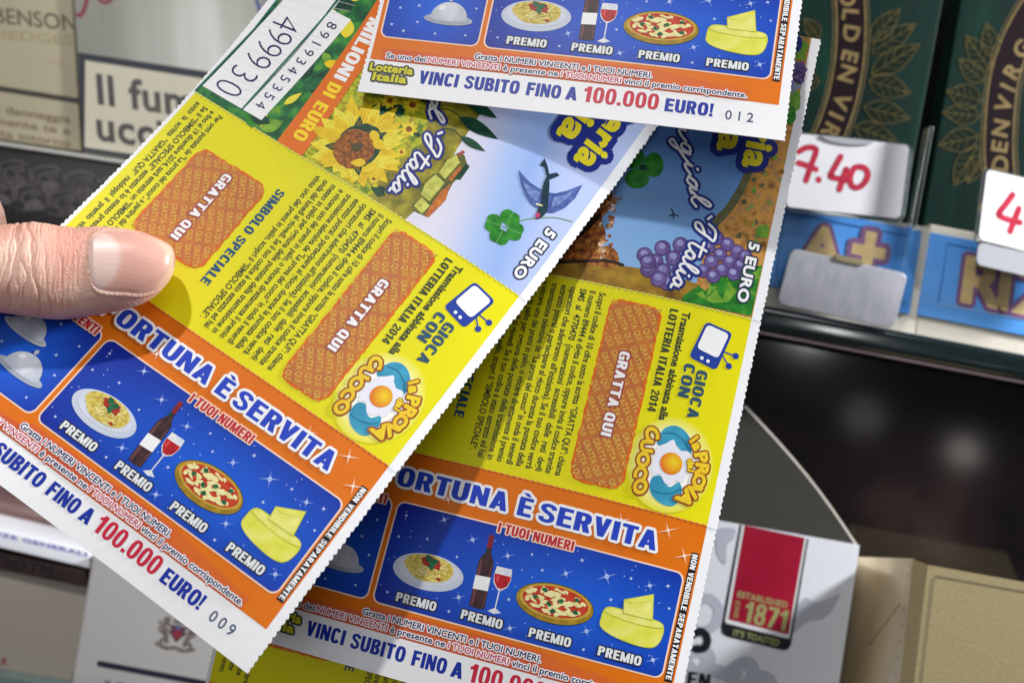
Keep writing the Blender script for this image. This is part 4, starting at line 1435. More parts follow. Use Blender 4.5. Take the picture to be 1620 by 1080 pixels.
def scratch(sheet, parent, u0, u1, v0, v1, seed, words_at):
    rnd = random.Random(seed)
    a = Art(4)
    edge = rrect(u0, v0, u1, v1, 2.4, 5)
    dense = []
    for i in range(len(edge)):
        p, q = edge[i], edge[(i + 1) % len(edge)]
        n = max(1, int(math.hypot(q[0] - p[0], q[1] - p[1]) / 0.7))
        for k in range(n):
            dense.append((p[0] + (q[0] - p[0]) * k / n + rnd.uniform(-0.16, 0.16), p[1] + (q[1] - p[1]) * k / n + rnd.uniform(-0.16, 0.16)))
    a.poly(dense, 0, SCRATCHB)
    a.poly(rrect(u0 + 0.45, v0 + 0.45, u1 - 0.45, v1 - 0.45, 2.1), 1, SCRATCH)
    # diagonal repeated lettering
    d = math.radians(-56)
    ex, ey = (math.cos(d), math.sin(d)), (-math.sin(d), math.cos(d))
    cu, cv = (u0 + u1) / 2, (v0 + v1) / 2
    vs, fs, x0, x1 = glyphs('GRATTA QUI', 0.022, 0.0)
    cap, L = 1.15, 7.4
    kx, ky = L / (x1 - x0), cap / CAP
    for r in range(-13, 14):
        for c in range(-4, 5):
            bu = cu + ey[0] * 1.9 * r + ex[0] * (8.4 * c + 0.33 * r)
            bv = cv + ey[1] * 1.9 * r + ex[1] * (8.4 * c + 0.33 * r)
            pts = [(bu + ex[0] * (x - x0) * kx + ey[0] * y * ky, bv + ex[1] * (x - x0) * kx + ey[1] * y * ky) for x, y in vs]
            keep = [u0 + 0.1 < p[0] < u1 - 0.1 and v0 + 0.1 < p[1] < v1 - 0.1 for p in pts]
            ff = [f for f in fs if all(keep[i] for i in f)]
            if ff:
                used = sorted({i for f in ff for i in f})
                ix = {i: k for k, i in enumerate(used)}
                a.fine.append(([pts[i] for i in used], [tuple(ix[i] for i in f) for f in ff], 2, SCRTXT))
    wu, wa, wb = words_at
    a.text('GRATTA QUI', (wu, wa), (wu, wb), 2.0, 3, WHITE, 0.055, outline=((0.11, PLUM),))
    a.build('scratch_area', sheet, parent)


def game_panel(sheet, root):
    a = Art(1)
    a.rect(U0, V1, U1, V2, 0, YELLOW)
    for i, s in enumerate(PARA):
        u = 52.75 - 1.975 * i
        a.text(s, (u, 82.75), (u, 44.9 if i < 9 else 46.0), 1.3, 2, TEXT, 0.02)
    for i, (s, e) in enumerate(zip(PARA2, (44.2, 45.6, 46.2, 45.2))):
        u = 8.6 - 1.98 * i
        a.text(s, (u, 82.8), (u, e), 1.25, 2, TEXT, 0.02)
    a.text('SIMBOLO SPECIALE', (30.1, 76.1), (30.1, 51.7), 2.0, 2, TEAL, 0.07)
    a.text('Trasmissione abbinata alla', (69.75, 82.6), (69.75, 60.3), 1.5, 2, TEXT, 0.035)
    a.text('LOTTERIA ITALIA 2014', (67.2, 82.6), (67.2, 61.5), 1.65, 2, TEXT, 0.05)
    a.text('GIOCA', (74.9, 71.9), (74.9, 62.2), 2.15, 2, GIOCA, 0.07)
    a.text('CON', (72.3, 72.6), (72.3, 65.8), 2.15, 2, GIOCA, 0.07)
    dashes(a, V2 - 0.1, U0, U1, 1.5, mat('perforation_yellow', (238, 234, 140), var=0.05, **P), PERF)
    a.ribbon([(83.3, V2 - 0.1), (84.7, V2 - 0.3)], 0.16, 1.5, MATS['perforation_tick'])
    panel = a.build('game_panel', sheet, root)
    scratch(sheet, panel, 55.3, 65.9, 44.9, 82.2, 3, (59.55, 71.9, 54.7))
    scratch(sheet, panel, 10.6, 28.6, 52.8, 75.2, 5, (18.75, 73.0, 55.9))
    # little television
    a = Art(3)
    tl, tr, br, bl = (74.6, 81.7), (80.1, 80.7), (78.5, 72.6), (72.8, 73.9)

    def rq(q, k):
        out = []
        c = (sum(p[0] for p in q) / 4, sum(p[1] for p in q) / 4)
        n = len(q)
        for i in range(n):
            p, pr, nx = q[i], q[i - 1], q[(i + 1) % n]
            d1 = math.hypot(pr[0] - p[0], pr[1] - p[1])
            d2 = math.hypot(nx[0] - p[0], nx[1] - p[1])
            A = (p[0] + (pr[0] - p[0]) * k / d1, p[1] + (pr[1] - p[1]) * k / d1)
            Bq = (p[0] + (nx[0] - p[0]) * k / d2, p[1] + (nx[1] - p[1]) * k / d2)
            for j in range(6):
                t = j / 5
                out.append(((1 - t) ** 2 * A[0] + 2 * t * (1 - t) * p[0] + t * t * Bq[0], (1 - t) ** 2 * A[1] + 2 * t * (1 - t) * p[1] + t * t * Bq[1]))
        return out
    a.poly(rq([tl, tr, br, bl], 1.0), 0, TVBLUE)
    a.poly(rq([(74.95, 81.15), (79.5, 80.3), (78.35, 75.0), (73.9, 76.0)], 0.9), 1, WHITE)
    a.poly(ell(75.3, 74.3, 0.36, 0.36, 14), 1, WHITE)
    a.poly(ell(76.6, 74.0, 0.36, 0.36, 14), 1, WHITE)
    a.ribbon([(79.2, 76.6), (81.5, 76.4)], 0.28, 0, TVBLUE)
    a.ribbon([(79.0, 75.9), (80.6, 74.2)], 0.28, 0.3, TVBLUE)
    a.poly(ell(81.6, 76.4, 0.62, 0.62, 16), 0.5, TVBLUE)
    a.poly(ell(80.7, 74.1, 0.62, 0.62, 16), 0.6, TVBLUE)
    a.build('television_symbol', sheet, panel)
    # round cook logo
    a = Art(3)
    a.poly(ell(73.8, 52.3, 8.3, 9.3, 48), 0, HALO)
    a.poly(spline([(70.6, 57.6), (71.6, 59.3), (73.4, 60.0), (75.4, 59.3), (77.0, 57.4), (77.2, 55.6), (76.0, 54.6), (74.6, 56.0), (73.2, 56.4), (71.8, 55.4), (70.4, 55.8)], 4, True), 1, HAT)
    a.poly(spline([(76.9, 48.6), (77.0, 46.6), (76.2, 44.9), (74.4, 44.5), (72.4, 45.2), (71.0, 46.8), (71.0, 49.0), (72.4, 49.8), (73.6, 48.6), (74.8, 48.2), (76.0, 49.4)], 4, True), 1.3, HAT)
    a.ribbon([(71.2, 58.0), (73.4, 58.4), (75.6, 57.4), (76.8, 55.9)], 0.16, 1.8, HATD, 5)
    a.ribbon([(71.4, 46.6), (73.6, 46.6), (75.6, 47.3), (76.6, 48.4)], 0.16, 1.8, HATD, 5)
    a.poly(spline([(70.8, 55.0), (72.2, 56.2), (73.4, 57.2), (74.3, 56.0), (75.2, 55.5), (76.8, 55.6), (77.4, 53.6), (77.2, 51.4), (76.8, 49.6), (75.6, 49.6), (74.6, 48.6), (73.4, 48.8), (72.2, 50.2), (71.2, 49.4), (70.5, 51.0), (70.6, 53.2)], 5, True), 2, EGG)
    a.poly(ell(73.95, 52.6, 2.15, 2.15, 32), 3, YOLK)
    OB = ((0.085, LOGOB),)
    for ch, u, v, an, cap in (('C', 69.1, 57.3, -62, 2.5), ('U', 68.7, 54.7, -80, 2.4), ('O', 68.6, 52.0, -90, 2.4), ('C', 68.75, 49.4, -97, 2.4), ('O', 69.2, 46.8, -108, 2.5),
                              ('l', 77.2, 58.3, -38, 2.0), ('a', 78.1, 57.2, -50, 2.0), ('P', 79.3, 55.2, -66, 2.5), ('R', 79.9, 52.9, -84, 2.5), ('O', 79.8, 50.7, -96, 2.4), ('V', 79.2, 48.7, -110, 2.5), ('A', 78.0, 46.8, -125, 2.7),
                              ('d', 77.5, 53.9, -75, 1.3), ('a', 77.8, 53.0, -82, 1.3), ('l', 77.9, 52.2, -88, 1.3)):
        a.fit(ch, (u, v), math.radians(an), cap, 4, LOGOY, 0.055, outline=OB, center=True, kx=1.05)
    a.build('cook_logo', sheet, panel)
    return panel


def script(a, pts, layer, w=0.5):
    for i, q in enumerate(pts):
        a.ribbon(q, w + 1.05, layer + i * 0.06, SCRIPTB, 5)
    for i, q in enumerate(pts):
        a.ribbon(q, w, layer + 2 + i * 0.06, WHITE, 5)


def italia_script(a, u, v, layer, lead, kl, kr, ku=0.84):
    """joined handwriting running down the ticket; (u,v) is the foot of the I"""
    def T(x, y):                      # x along reading direction (down), y up (towards +u)
        if x > 1.6:
            x = 1.6 + 0.8 * (x - 1.6)
        return (u + y * ku + (kl * x if x < 0 else kr * x), v - x)
    S_ = []
    # l'
    S_.append([T(-7.6, 0.8), T(-6.2, 2.4), T(-5.2, 4.2), T(-5.6, 4.9), T(-6.4, 3.6), T(-6.6, 1.4), T(-5.8, 0.3), T(-4.6, 1.2)])
    S_.append([T(-3.3, 4.6), T(-2.6, 3.6)])
    # I
    S_.append([T(-1.6, 3.6), T(-0.4, 4.9), T(1.6, 5.2), T(1.0, 3.4), T(0.4, 1.6), T(-0.4, 0.2), T(-1.4, 0.4), T(-1.2, 1.6), T(0.4, 2.4)])
    # tal
    S_.append([T(4.6, 4.6), T(3.9, 2.6), T(3.3, 0.8), T(3.9, 0.1), T(5.0, 0.9), T(6.4, 2.3), T(7.4, 2.2), T(6.4, 2.5), T(5.4, 1.2), T(5.9, 0.2), T(6.9, 0.9), T(7.5, 2.2), T(7.1, 0.5),
               T(7.8, 0.3), T(9.2, 1.8), T(10.6, 4.3), T(10.2, 4.9), T(9.4, 3.4), T(8.9, 1.2), T(9.5, 0.2), T(10.4, 0.8), T(11.3, 2.2), T(10.9, 0.7), T(11.5, 0.2),
               T(12.6, 1.2), T(13.9, 2.3), T(14.8, 2.0), T(13.8, 2.3), T(12.9, 1.0), T(13.4, 0.2), T(14.4, 1.0), T(15.0, 2.2), T(14.7, 0.5), T(15.6, 0.4)])
    S_.append([T(2.6, 3.3), T(6.4, 3.6)])
    S_.append([T(11.7, 3.2), T(11.9, 3.3)])
    # ...gia
    S_.append([T(lead + 0.0, 0.6), T(lead + 1.2, 2.3), T(lead + 2.2, 1.9), T(lead + 1.0, 2.2), T(lead + 0.2, 0.8), T(lead + 1.0, 0.1), T(lead + 2.0, 1.2), T(lead + 2.5, 2.2), T(lead + 2.2, 0.5), T(lead + 3.4, 0.6)])
    S_.append([T(lead - 5.2, 2.2), T(lead - 6.2, 2.2), T(lead - 6.8, 0.8), T(lead - 5.8, 0.2), T(lead - 4.6, 2.2), T(lead - 5.4, -1.0), T(lead - 6.6, -2.6), T(lead - 7.2, -1.6), T(lead - 5.0, -0.4), T(lead - 2.8, 1.2),
               T(lead - 2.2, 2.2), T(lead - 2.6, 0.5), T(lead - 1.8, 0.3), T(lead - 0.4, 1.2)])
    S_.append([T(lead - 1.9, 3.2), T(lead - 1.7, 3.3)])
    S_.append([T(lead - 12.0, 0.4), T(lead - 10.8, 2.2), T(lead - 9.8, 1.9), T(lead - 10.8, 2.2), T(lead - 11.6, 0.9), T(lead - 10.8, 0.2), T(lead - 9.8, 1.2), T(lead - 9.4, 2.2), T(lead - 9.7, 0.5), T(lead - 8.6, 0.5), T(lead - 7.2, 1.6)])
    script(a, S_, layer)


def lottery_words(a, u1, u2, layer):
    O = ((0.16, SCRIPTB), (0.10, mat('deep_blue_ink', (24, 44, 120), var=0.05, **P)))
    y = mat('picture_yellow_ink', (230, 214, 44), var=0.04, **P)
    a.text('Lotteria', (u1, 142.5), (u1, 114.5), 5.2, layer, y, 0.04, outline=((0.17, SCRIPTB),), bubble=True)
    a.text('Italia', (u2, 138.0), (u2, 116.8), 5.2, layer + 1.6, y, 0.04, outline=((0.17, SCRIPTB),), bubble=True)


def price_words(a, layer):
    a.text('5 EURO', (79.55, 99.6), (79.55, 87.2), 2.05, layer, WHITE, 0.04, outline=((0.11, mat('price_outline_ink', (40, 50, 74), var=0.06, **P)),), bubble=True)


def sunflower_picture(sheet, root):
    rnd = random.Random(11)
    a = Art(1)
    a.rect(U0 - 0.3, V2, 83.1, VT, 0, FOLI)
    # flower field, hill and sky
    a.poly([(29, V2), (57, V2), (58, 96), (55, VT), (22, VT)], 0.5, FIELD)
    a.poly(spline([(47.5, V2), (46.5, 92), (49, 100), (44, 112), (46, 128), (44, VT)], 5) + [(58.5, VT), (55.2, 111.5), (55.6, 102.7), (57.0, 94.5), (56.4, 87), (55.9, V2)], 1, HILL)
    a.poly([(55.9, V2), (83.1, V2), (83.1, VT), (54, VT), (55.2, 111.5), (55.6, 102.7), (57.0, 94.5), (56.4, 87)], 1.5, PICSKY)
    for i in range(26):                               # leaves and petals among the foliage
        u, v = rnd.uniform(13, 26), rnd.uniform(85.5, 122)
        a.poly(bezier_leaf(u, v, rnd.uniform(0, 6.28), rnd.uniform(2.0, 5.5), rnd.uniform(0.5, 1.3)), 1.6 + 0.03 * i, rnd.choice([DKGREEN, BASIL, CLOVER, PETAL2, LEAFL, FOLI]))
    for u, v, an, L, w, m in ((18.4, 84.9, 0.9, 5, 1.6, LEAFL), (19, 92, 1.2, 4.4, .8, PETAL2), (20.5, 104, 0.4, 4, 1.0, PETAL), (21, 111, 2.0, 4.5, 1.5, PETAL2), (14.5, 86.5, 0.1, 5, 1.4, DKGREEN), (17, 98, 1.4, 6, 2.2, DKGREEN)):
        a.poly(bezier_leaf(u, v, an, L, w), 2.5, m)
    # small far flowers
    for u, v, r in ((44.9, 100.9, 1.5), (42.4, 105.7, 1.6), (37.8, 104, 1.5), (46.6, 96, 0.9), (44.6, 94.6, 0.8), (47.2, 93.5, 0.7), (45.4, 88.2, 0.9), (42, 109, 1.2), (35, 110, 1.6), (40.6, 113, 1.5), (33.6, 116, 1.8)):
        for k in range(9):
            t = k * 0.7 + u
            a.poly(bezier_leaf(u, v, t, r * 1.35, r * 0.3), 2.0 + 0.02 * k, PETAL2 if k % 2 else PETAL)
        a.poly(ell(u, v, r * 0.45, r * 0.42, 12), 2.4, DISC)
    for u, v, r in ((40.6, 103.4, 1.7), (47, 100.9, 0.9), (48, 86.5, 1.6), (37.6, 101.5, 2.0), (43.5, 108.4, 1.6)):
        a.poly(blob(u, v, r, r * 0.7, rnd, 10, 0.3), 1.9, DKGREEN)
    a.poly([(0.15, V2 + 0.2), (0.5, V2 + 0.2), (1.75, 103), (4.3, VT - 0.3), (0.15, VT - 0.3)], 3.0, WHITE)
    # number boxes
    gl = lambda v, u: u + (v - 86.5) * 0.066
    a.poly([(1.2, 86.4), (17.2, 86.6), (19.5, 115), (14.6, 115), (14.75, VT - 2), (5.0, VT - 2)], 2.6, WHITE)
    a.ribbon([(12.05, 86.4), (13.9, 113), (15.6, VT - 2)], 0.42, 3.4, GREENLN)
    a.ribbon([(0.75, 85), (2.0, 103), (4.6, VT)], 0.5, 3.4, GREENLN)
    for i in range(26):
        v = 88 + i * 1.5
        a.ribbon([(1.6 + 0.066 * (v - 86), v), (8, v + 1.1 * math.sin(i * 1.3)), (16.4 + 0.06 * (v - 86), v + 1.5)], 0.07, 3.3, SECUR, 3)
    for ch, u, v in (('4', 7.5, 107.6), ('9', 7.95, 104.3), ('9', 7.75, 100.95), ('9', 7.5, 97.5), ('3', 7.0, 93.3), ('0', 6.4, 89.0), ('0', 9.4, 117.2)):
        a.fit(ch, (u, v), math.radians(-86 if ch != '4' else -84), 6.6, 4.2, NAVY, -0.02, kx=0.74, center=True)
    for i, ch in enumerate('8919345354'):
        v = 111.9 - 2.5 * i
        a.fit(ch, (16.62 - 0.19 * i, v), math.radians(-86), 2.3, 4.2, NAVY, 0.0, kx=0.95, center=True)
    # orange prize band
    a.poly([(23.1, V2), (29.8, V2), (28.6, 103), (27.6, VT), (20.6, VT), (22.2, 116)], 3, BAND)
    a.text('DI', (24.3, 101.3), (24.55, 98.1), 3.0, 4, BANDY, 0.06)
    a.text('EURO', (24.6, 96.4), (25.2, 86.9), 3.0, 4, BANDY, 0.06)
    a.text('MILIONI', (22.9, 117.5), (24.25, 102.4), 3.0, 4, WHITE, 0.06)
    # village
    a.poly([(55.3, 87.6), (56.4, 86.9), (59.4, 87.4), (60.0, 91), (59.2, 96), (59.6, 100.8), (57.6, 102.4), (56.3, 102.2), (55.4, 99.8), (56.0, 96.6), (54.7, 95.6), (54.6, 91.4), (55.6, 90.6)], 2.4, VILLD)
    a.poly([(55.3, 90.6), (57.6, 90.3), (57.8, 95.2), (55.2, 95.8), (54.7, 93)], 3, VILL)
    a.poly([(55.6, 96.4), (57.4, 96.0), (57.8, 100.6), (56.2, 101.6), (55.4, 99.6)], 3, VILL)
    a.poly([(55.6, 87.8), (58.0, 87.3), (58.2, 89.6), (55.8, 90.2)], 3, VILL)
    a.poly([(58.5, 87.4), (59.5, 87.5), (60.1, 92.4), (58.9, 95.8), (58.2, 93), (58.4, 90)], 3.2, ROOFI)
    a.poly([(57.9, 96.6), (58.7, 96.2), (58.9, 99.6), (58.2, 100.2)], 3.2, ROOFI)
    a.poly([(56.4, 101.6), (57.0, 101.4), (57.4, 103.0), (56.7, 103.1)], 3.2, PLUM)
    a.poly([(58.9, 97), (60.0, 97.6), (59.9, 101), (58.9, 101.2)], 3.0, DKGREEN)
    a.poly(blob(56.7, 88.7, 0.22, 0.18, rnd, 6, 0.2), 3.4, VILLD)
    # laurel leaves over the sky
    for b, tp, w in (((52.0, 108.6), (61.3, 109.0), 1.35), ((54.6, 105.2), (60.7, 105.4), 0.85), ((51, 112.4), (58.6, 112.6), 1.2)):
        a.poly(bezier_leaf(b[0], b[1], math.atan2(tp[1] - b[1], tp[0] - b[0]), math.hypot(tp[0] - b[0], tp[1] - b[1]), w), 3.2, DKGREEN)
    a.ribbon([(47.6, 108), (50, 108.9), (52.4, 108.6)], 0.22, 3.0, DKGREEN, 4)
    a.ribbon([(50.4, 104.6), (52.6, 105.6), (54.8, 105.2)], 0.2, 3.0, DKGREEN, 4)
    italia_script(a, 49.0, 100.6, 4.0, -9.4, 0.55, 0.02)
    lottery_words(a, 75.6, 69.9, 3)
    price_words(a, 3)
    panel = a.build('picture_panel', sheet, root)
    # sunflower
    a = Art(4)
    k = 0
    for ring, (n, r0, r1, w) in enumerate(((19, 2.6, 11.0, 1.55), (17, 2.4, 9.6, 1.35), (11, 2.6, 7.6, 0.9))):
        for i in range(n):
            t = 2 * math.pi * (i + rnd.uniform(-0.25, 0.25)) / n + ring * 0.2
            L = (r1 - r0) * rnd.uniform(0.78, 1.06) * (1 + 0.10 * math.cos(t - 1.5))
            bu, bv = 38.0 + r0 * math.cos(t), 91.9 + r0 * 1.05 * math.sin(t)
            if bv + L * math.sin(t) < V2 + 0.3:
                L = max(1.2, (bv - V2 - 0.3) / abs(math.sin(t)))
            an = t + rnd.uniform(-0.12, 0.12)
            a.poly(bezier_leaf(bu, bv, an, L, w), k * 0.03, rnd.choice([PETAL, PETAL2]) if ring < 2 else rnd.choice([PETAL, DKGREEN, PETAL2]))
            for q in (-0.3, 0.25):
                p = rot2((L * 0.2, w * q), an)
                e = rot2((L * 0.75, w * q * 0.8), an)
                a.ribbon([(bu + p[0], bv + p[1]), (bu + e[0], bv + e[1])], 0.13, k * 0.03 + 0.015, PETLINE, taper=True)
            k += 1
    a.poly(blob(38.6, 92.6, 4.6, 4.9, rnd, 22, 0.08), 2.0, DKGREEN)
    a.poly(blob(38.0, 91.4, 4.2, 4.5, rnd, 26, 0.05), 2.4, DISC)
    a.poly(blob(38.2, 92.0, 1.1, 1.2, rnd, 12, 0.15), 2.8, DISCD)
    for i in range(90):
        t, r = i * 2.4, 0.42 * math.sqrt(i)
        a.poly(ell(38.0 + r * math.cos(t), 91.5 + r * 1.05 * math.sin(t), 0.09, 0.09, 5), 2.9, rnd.choice([DISCD, PETLINE, CRUST]))
    for u, v, an, L, w in ((38.6, 96.6, -0.5, 3.2, 1.0), (40.2, 95.2, -0.2, 3.4, 1.1), (42.0, 90.2, -2.6, 3.3, 0.9), (44.0, 91.2, -2.0, 3.6, 1.0)):
        a.poly(bezier_leaf(u, v, an, L, w), 3.2, PETAL)
    a.build('sunflower_picture', sheet, panel)
    a = Art(4)
    C = (72.75, 94.4)
    for cu, cv, an in ((70.3, 93.7, 3.4), (72.5, 97.1, 1.65), (75.2, 95.0, 0.25), (73.2, 91.6, -1.45)):
        d = math.atan2(cv - C[1], cu - C[0])
        o = []
        for i in range(28):
            t = 2 * math.pi * i / 28
            r = 2.1 * (1 - 0.28 * max(0, math.cos(t)) ** 6 - 0.30 * max(0, -math.cos(t)) ** 2)
            p = rot2((2.15 + r * math.cos(t), r * 0.94 * math.sin(t)), d)
            o.append((C[0] + p[0], C[1] + p[1]))
        a.poly(o, 1, CLOVER)
        p = rot2((3.6, 0), d)
        a.ribbon([C, (C[0] + p[0], C[1] + p[1])], 0.13, 1.6, mat('clover_vein_ink', (120, 180, 104), var=0.05, **P), taper=True)
    a.ribbon([C, (75, 98), (77.1, 100.1), (79.6, 102.2), (82.6, 103.6)], 0.24, 0, STEM, 5)
    a.build('clover_picture', sheet, panel)
    a = Art(5)
    a.poly(spline([(73.5, 108.3), (74.3, 108.0), (75.8, 105.6), (77.4, 102.6), (77.5, 100.8), (76.9, 99.6), (76.4, 100.0), (75.9, 101.4), (75.4, 103.4), (74.0, 106.0)], 4, True), 1, BIRD)
    a.poly([(75.2, 105.9), (73.8, 105.3), (71.6, 105.2), (68.2, 106.0), (70.2, 103.9), (72.2, 102.4), (74.2, 101.5), (75.6, 101.5), (76.6, 102.6), (76.2, 104.6)], 0, WING)
    a.poly([(75.4, 105.6), (76.8, 106.4), (78.2, 108.2), (80.0, 111.4), (80.4, 108.0), (79.9, 105.0), (78.8, 102.8), (77.6, 101.9), (76.4, 102.6)], 0, WING)
    wl = mat('bird_wing_light_ink', (128, 146, 196), rgb2=(92, 112, 170), vscale=90, **P)
    a.poly([(74.4, 104.7), (72.2, 104.5), (70.2, 104.5), (72.0, 103.3), (73.6, 102.6), (74.8, 102.8)], 0.3, wl)
    a.poly([(77.0, 105.6), (78.2, 107.0), (79.3, 109.2), (79.2, 107.2), (78.6, 104.8), (77.8, 103.4)], 0.3, wl)
    a.poly([(73.5, 108.2), (72.0, 109.6), (71.1, 109.4), (71.0, 111.2), (72.4, 110.2), (73.6, 109.0), (74.6, 110.2), (75.4, 110.0), (74.2, 107.9)], 0.5, BIRD)
    a.poly(ell(76.6, 100.4, 0.45, 0.6, 12), 2, mat('bird_throat_ink', (186, 70, 110), var=0.1, **P))
    a.ribbon([(75.1, 102.2), (76.1, 102.6)], 0.3, 2, PASTAL)
    a.build('bird_picture', sheet, panel)
    return panel


def autumn_picture(sheet, root):
    rnd = random.Random(23)
    a = Art(1)
    a.rect(U0, V2, 83.1, VT, 0, AUTUMN)
    a.poly(spline([(71.0, 84.6), (71.6, 101.5), (73.8, 105.8), (75.8, 112.5), (76.2, 122), (75, 132), (72, VT)], 6) + [(0.9, VT), (0.9, V2)], 0.5, AUTSKY)
    # dark olive rim of the hill
    a.ribbon([(71.0, 99), (72.4, 102.2), (74.4, 106), (76.2, 112.4), (76.6, 122), (75.4, 132), (72.4, 143.4)], 1.6, 0.8, mat('olive_rim_ink', (84, 86, 58), rgb2=(110, 110, 70), vscale=60, **P), 6)
    # ochre field, rust trees and trunk
    a.poly([(0.9, V2), (73, V2), (72, 88.6), (64, 89.6), (54.6, 89.0), (48, 88.0), (30, 90), (0.9, 92)], 1, OCHRE)
    a.poly(spline([(20, 89), (50, 88), (54.8, 89.3), (54.4, 91.5), (52.6, 92.6), (50.9, 92.2), (51.2, 95), (49.6, 98.0), (50.8, 101.5), (50.0, 104.4), (46, 106), (38, 110), (20, 112)], 3, True), 1.4, RUST)
    for i in range(70):
        u, v = rnd.gauss(51.2, 1.1), rnd.uniform(89.4, 104)
        if 47 < u < 54.5 and not (u > 52.4 and v > 93):
            a.poly(blob(u, v, rnd.uniform(0.2, 0.6), rnd.uniform(0.2, 0.5), rnd, 6, 0.4), 1.8, rnd.choice([RUST, RUST, FRAME, AUTUMN, OCHRE]))
    a.poly([(36, 84.5), (41, 88), (46.4, 93.6), (49.4, 98.4), (49.0, 99.4), (45.2, 96.2), (41, 93), (34, 90)], 2, TRUNK)
    a.ribbon([(30, 86.6), (42, 87.2), (52, 89.4), (56, 89.2)], 0.7, 2.0, TRUNK, 5)
    # foliage along the far margin
    for i in range(60):
        u, v = rnd.uniform(76.8, 83.0), rnd.uniform(99, VT - 1)
        a.poly(blob(u, v, rnd.uniform(0.3, 0.9), rnd.uniform(0.3, 0.8), rnd, 7, 0.4), 1.3 + i * 0.01, rnd.choice([AUTUMN, LEAFL, OCHRE, AUTUMN, MATS['olive_rim_ink'], RUST]))
    for u, v, r, m in ((80.8, 140.4, 2.2, LEAFL), (82, 137.0, 1.6, GRAPE), (81.2, 133.6, 1.8, GRAPEL), (82.2, 135.2, 1.5, GRAPED), (81.6, 130.2, 2.2, LEAFL), (82, 127.0, 1.7, CLOVER), (80.9, 124.2, 1.4, AUTUMN), (81.6, 102.2, 1.5, LEAFL)):
        a.poly(blob(min(u, 83.0 - r * 0.5), v, r * 0.95, r, rnd, 10, 0.25), 2.0, m)
    # vine leaf and grapes
    for pts, m in (([(69.2, 85.8), (71.6, 88.4), (73.2, 87.6), (74.6, 91.0), (76.6, 93.2), (77.4, 91.2), (79.6, 93.6), (82.9, 95.6), (82.9, 85.0), (74, 84.6), (69.0, 84.6)], CLOVER),
                   ([(71.4, 86.6), (73.6, 88.2), (74.2, 91.6), (76.8, 92.8), (77.6, 90.0), (79.2, 89.2), (78, 86.6), (75, 85.6)], LEAFL),
                   ([(80.6, 92.6), (82.9, 95.2), (82.9, 88.4), (81, 87)], LEAFL)):
        a.poly(pts, 2.2, m)
    for p in ([(73.4, 86.0), (75.4, 89.2), (76.6, 92.2)], [(75.0, 88.6), (77.6, 89.4)], [(74.4, 87.6), (74.2, 90.4)]):
        a.ribbon(p, 0.2, 2.6, CLOVER, 3)
    italia_script(a, 68.6, 99.6, 5.2, -10.6, 0.4, -0.2)
    lottery_words(a, 74.9, 69.2, 3)
    price_words(a, 5.4)
    # clover at the corner, a far bird
    a.poly(ell(57.4, 111.4, 2.0, 2.7, 22, 0.3), 3, CLOVER)
    a.poly(ell(54.7, 107.9, 2.5, 2.2, 22, 0.2), 3.2, CLOVER)
    a.poly(ell(53.0, 112.0, 2.4, 2.2, 22, 0.2), 3.3, CLOVER)
    a.poly(ell(55.4, 110.4, 0.9, 0.7, 14), 3.6, DKGREEN)
    for p in ([(63.0, 102.8), (63.6, 101.8), (64.6, 101.6)], [(63.6, 101.8), (63.8, 100.9)], [(62.9, 101.2), (63.6, 101.8)]):
        a.ribbon(p, 0.28, 3, BIRD)
    panel = a.build('picture_panel', sheet, root)
    a = Art(4)
    gr = [(59.8, 92.2), (63.0, 94.4), (66.4, 95.8), (62.2, 91.4), (65.6, 92.8), (61.2, 89.4), (64.2, 89.8), (65.4, 87.6), (67.4, 90.6), (60.8, 91.0), (63.6, 87.9),
          (73.2, 98.8), (75.4, 98.0), (77.6, 97.0), (74.4, 95.6), (76.6, 94.6), (78.8, 94.4), (73.0, 93.8), (75.4, 92.6), (77.8, 92.4), (71.8, 96.6), (72.0, 91.6), (71.4, 99.4), (79.4, 96.4), (74.0, 90.9)]
    for i, (u, v) in enumerate(gr):
        r = 1.55 if u < 69 else 1.35
        a.poly(ell(u, v, r * 1.06, r * 1.06, 18), i * 0.09, GRAPED)
        a.poly(ell(u, v, r * 0.92, r * 0.92, 18), i * 0.09 + 0.03, GRAPE)
        a.poly(ell(u - 0.2, v + 0.35, r * 0.5, r * 0.42, 12), i * 0.09 + 0.06, GRAPEL)
    a.build('grapes_picture', sheet, panel)
    return panel


def ticket(k, label, serial, art, full=True):
    sh = Curved(POSES[k])
    root = thing('lottery_ticket', label, 'lottery ticket', sh.pt(42.5, 0.5), GROUP)
    paper(sh, root, 40 + k)
    prize_panel(sh, root, serial, k)
    game_panel(sh, root)
    art(sh, root)
    return sh


T1 = ticket(1, 'lottery ticket with sunflower picture and number 009, held under the thumb', '009', sunflower_picture)
T2 = ticket(2, 'lottery ticket with purple grapes picture, lying partly under the sunflower ticket', '010', autumn_picture)
T3 = ticket(3, 'lottery ticket numbered 012 on its white foot, lying on top of the others', '012', autumn_picture)


def back_ticket():
    """the ticket that peeps out below the others: solve its position from where its left perforation corner shows"""
    sh = Curved(POSES[4])
    Z = 247.0
    want = np.array([(325 - CX) / FPX * Z, (1076 - CY) / FPX * Z, Z])
    X = sh.R @ np.array([0 - 42.5, -(V1 - 80), sh.w(0, V1)])
    POSES[4][3:6] = list(want - X)
    return ticket(4, 'lottery ticket mostly hidden at the bottom, showing a dark yellow strip', '011', sunflower_picture)


T4 = back_ticket()


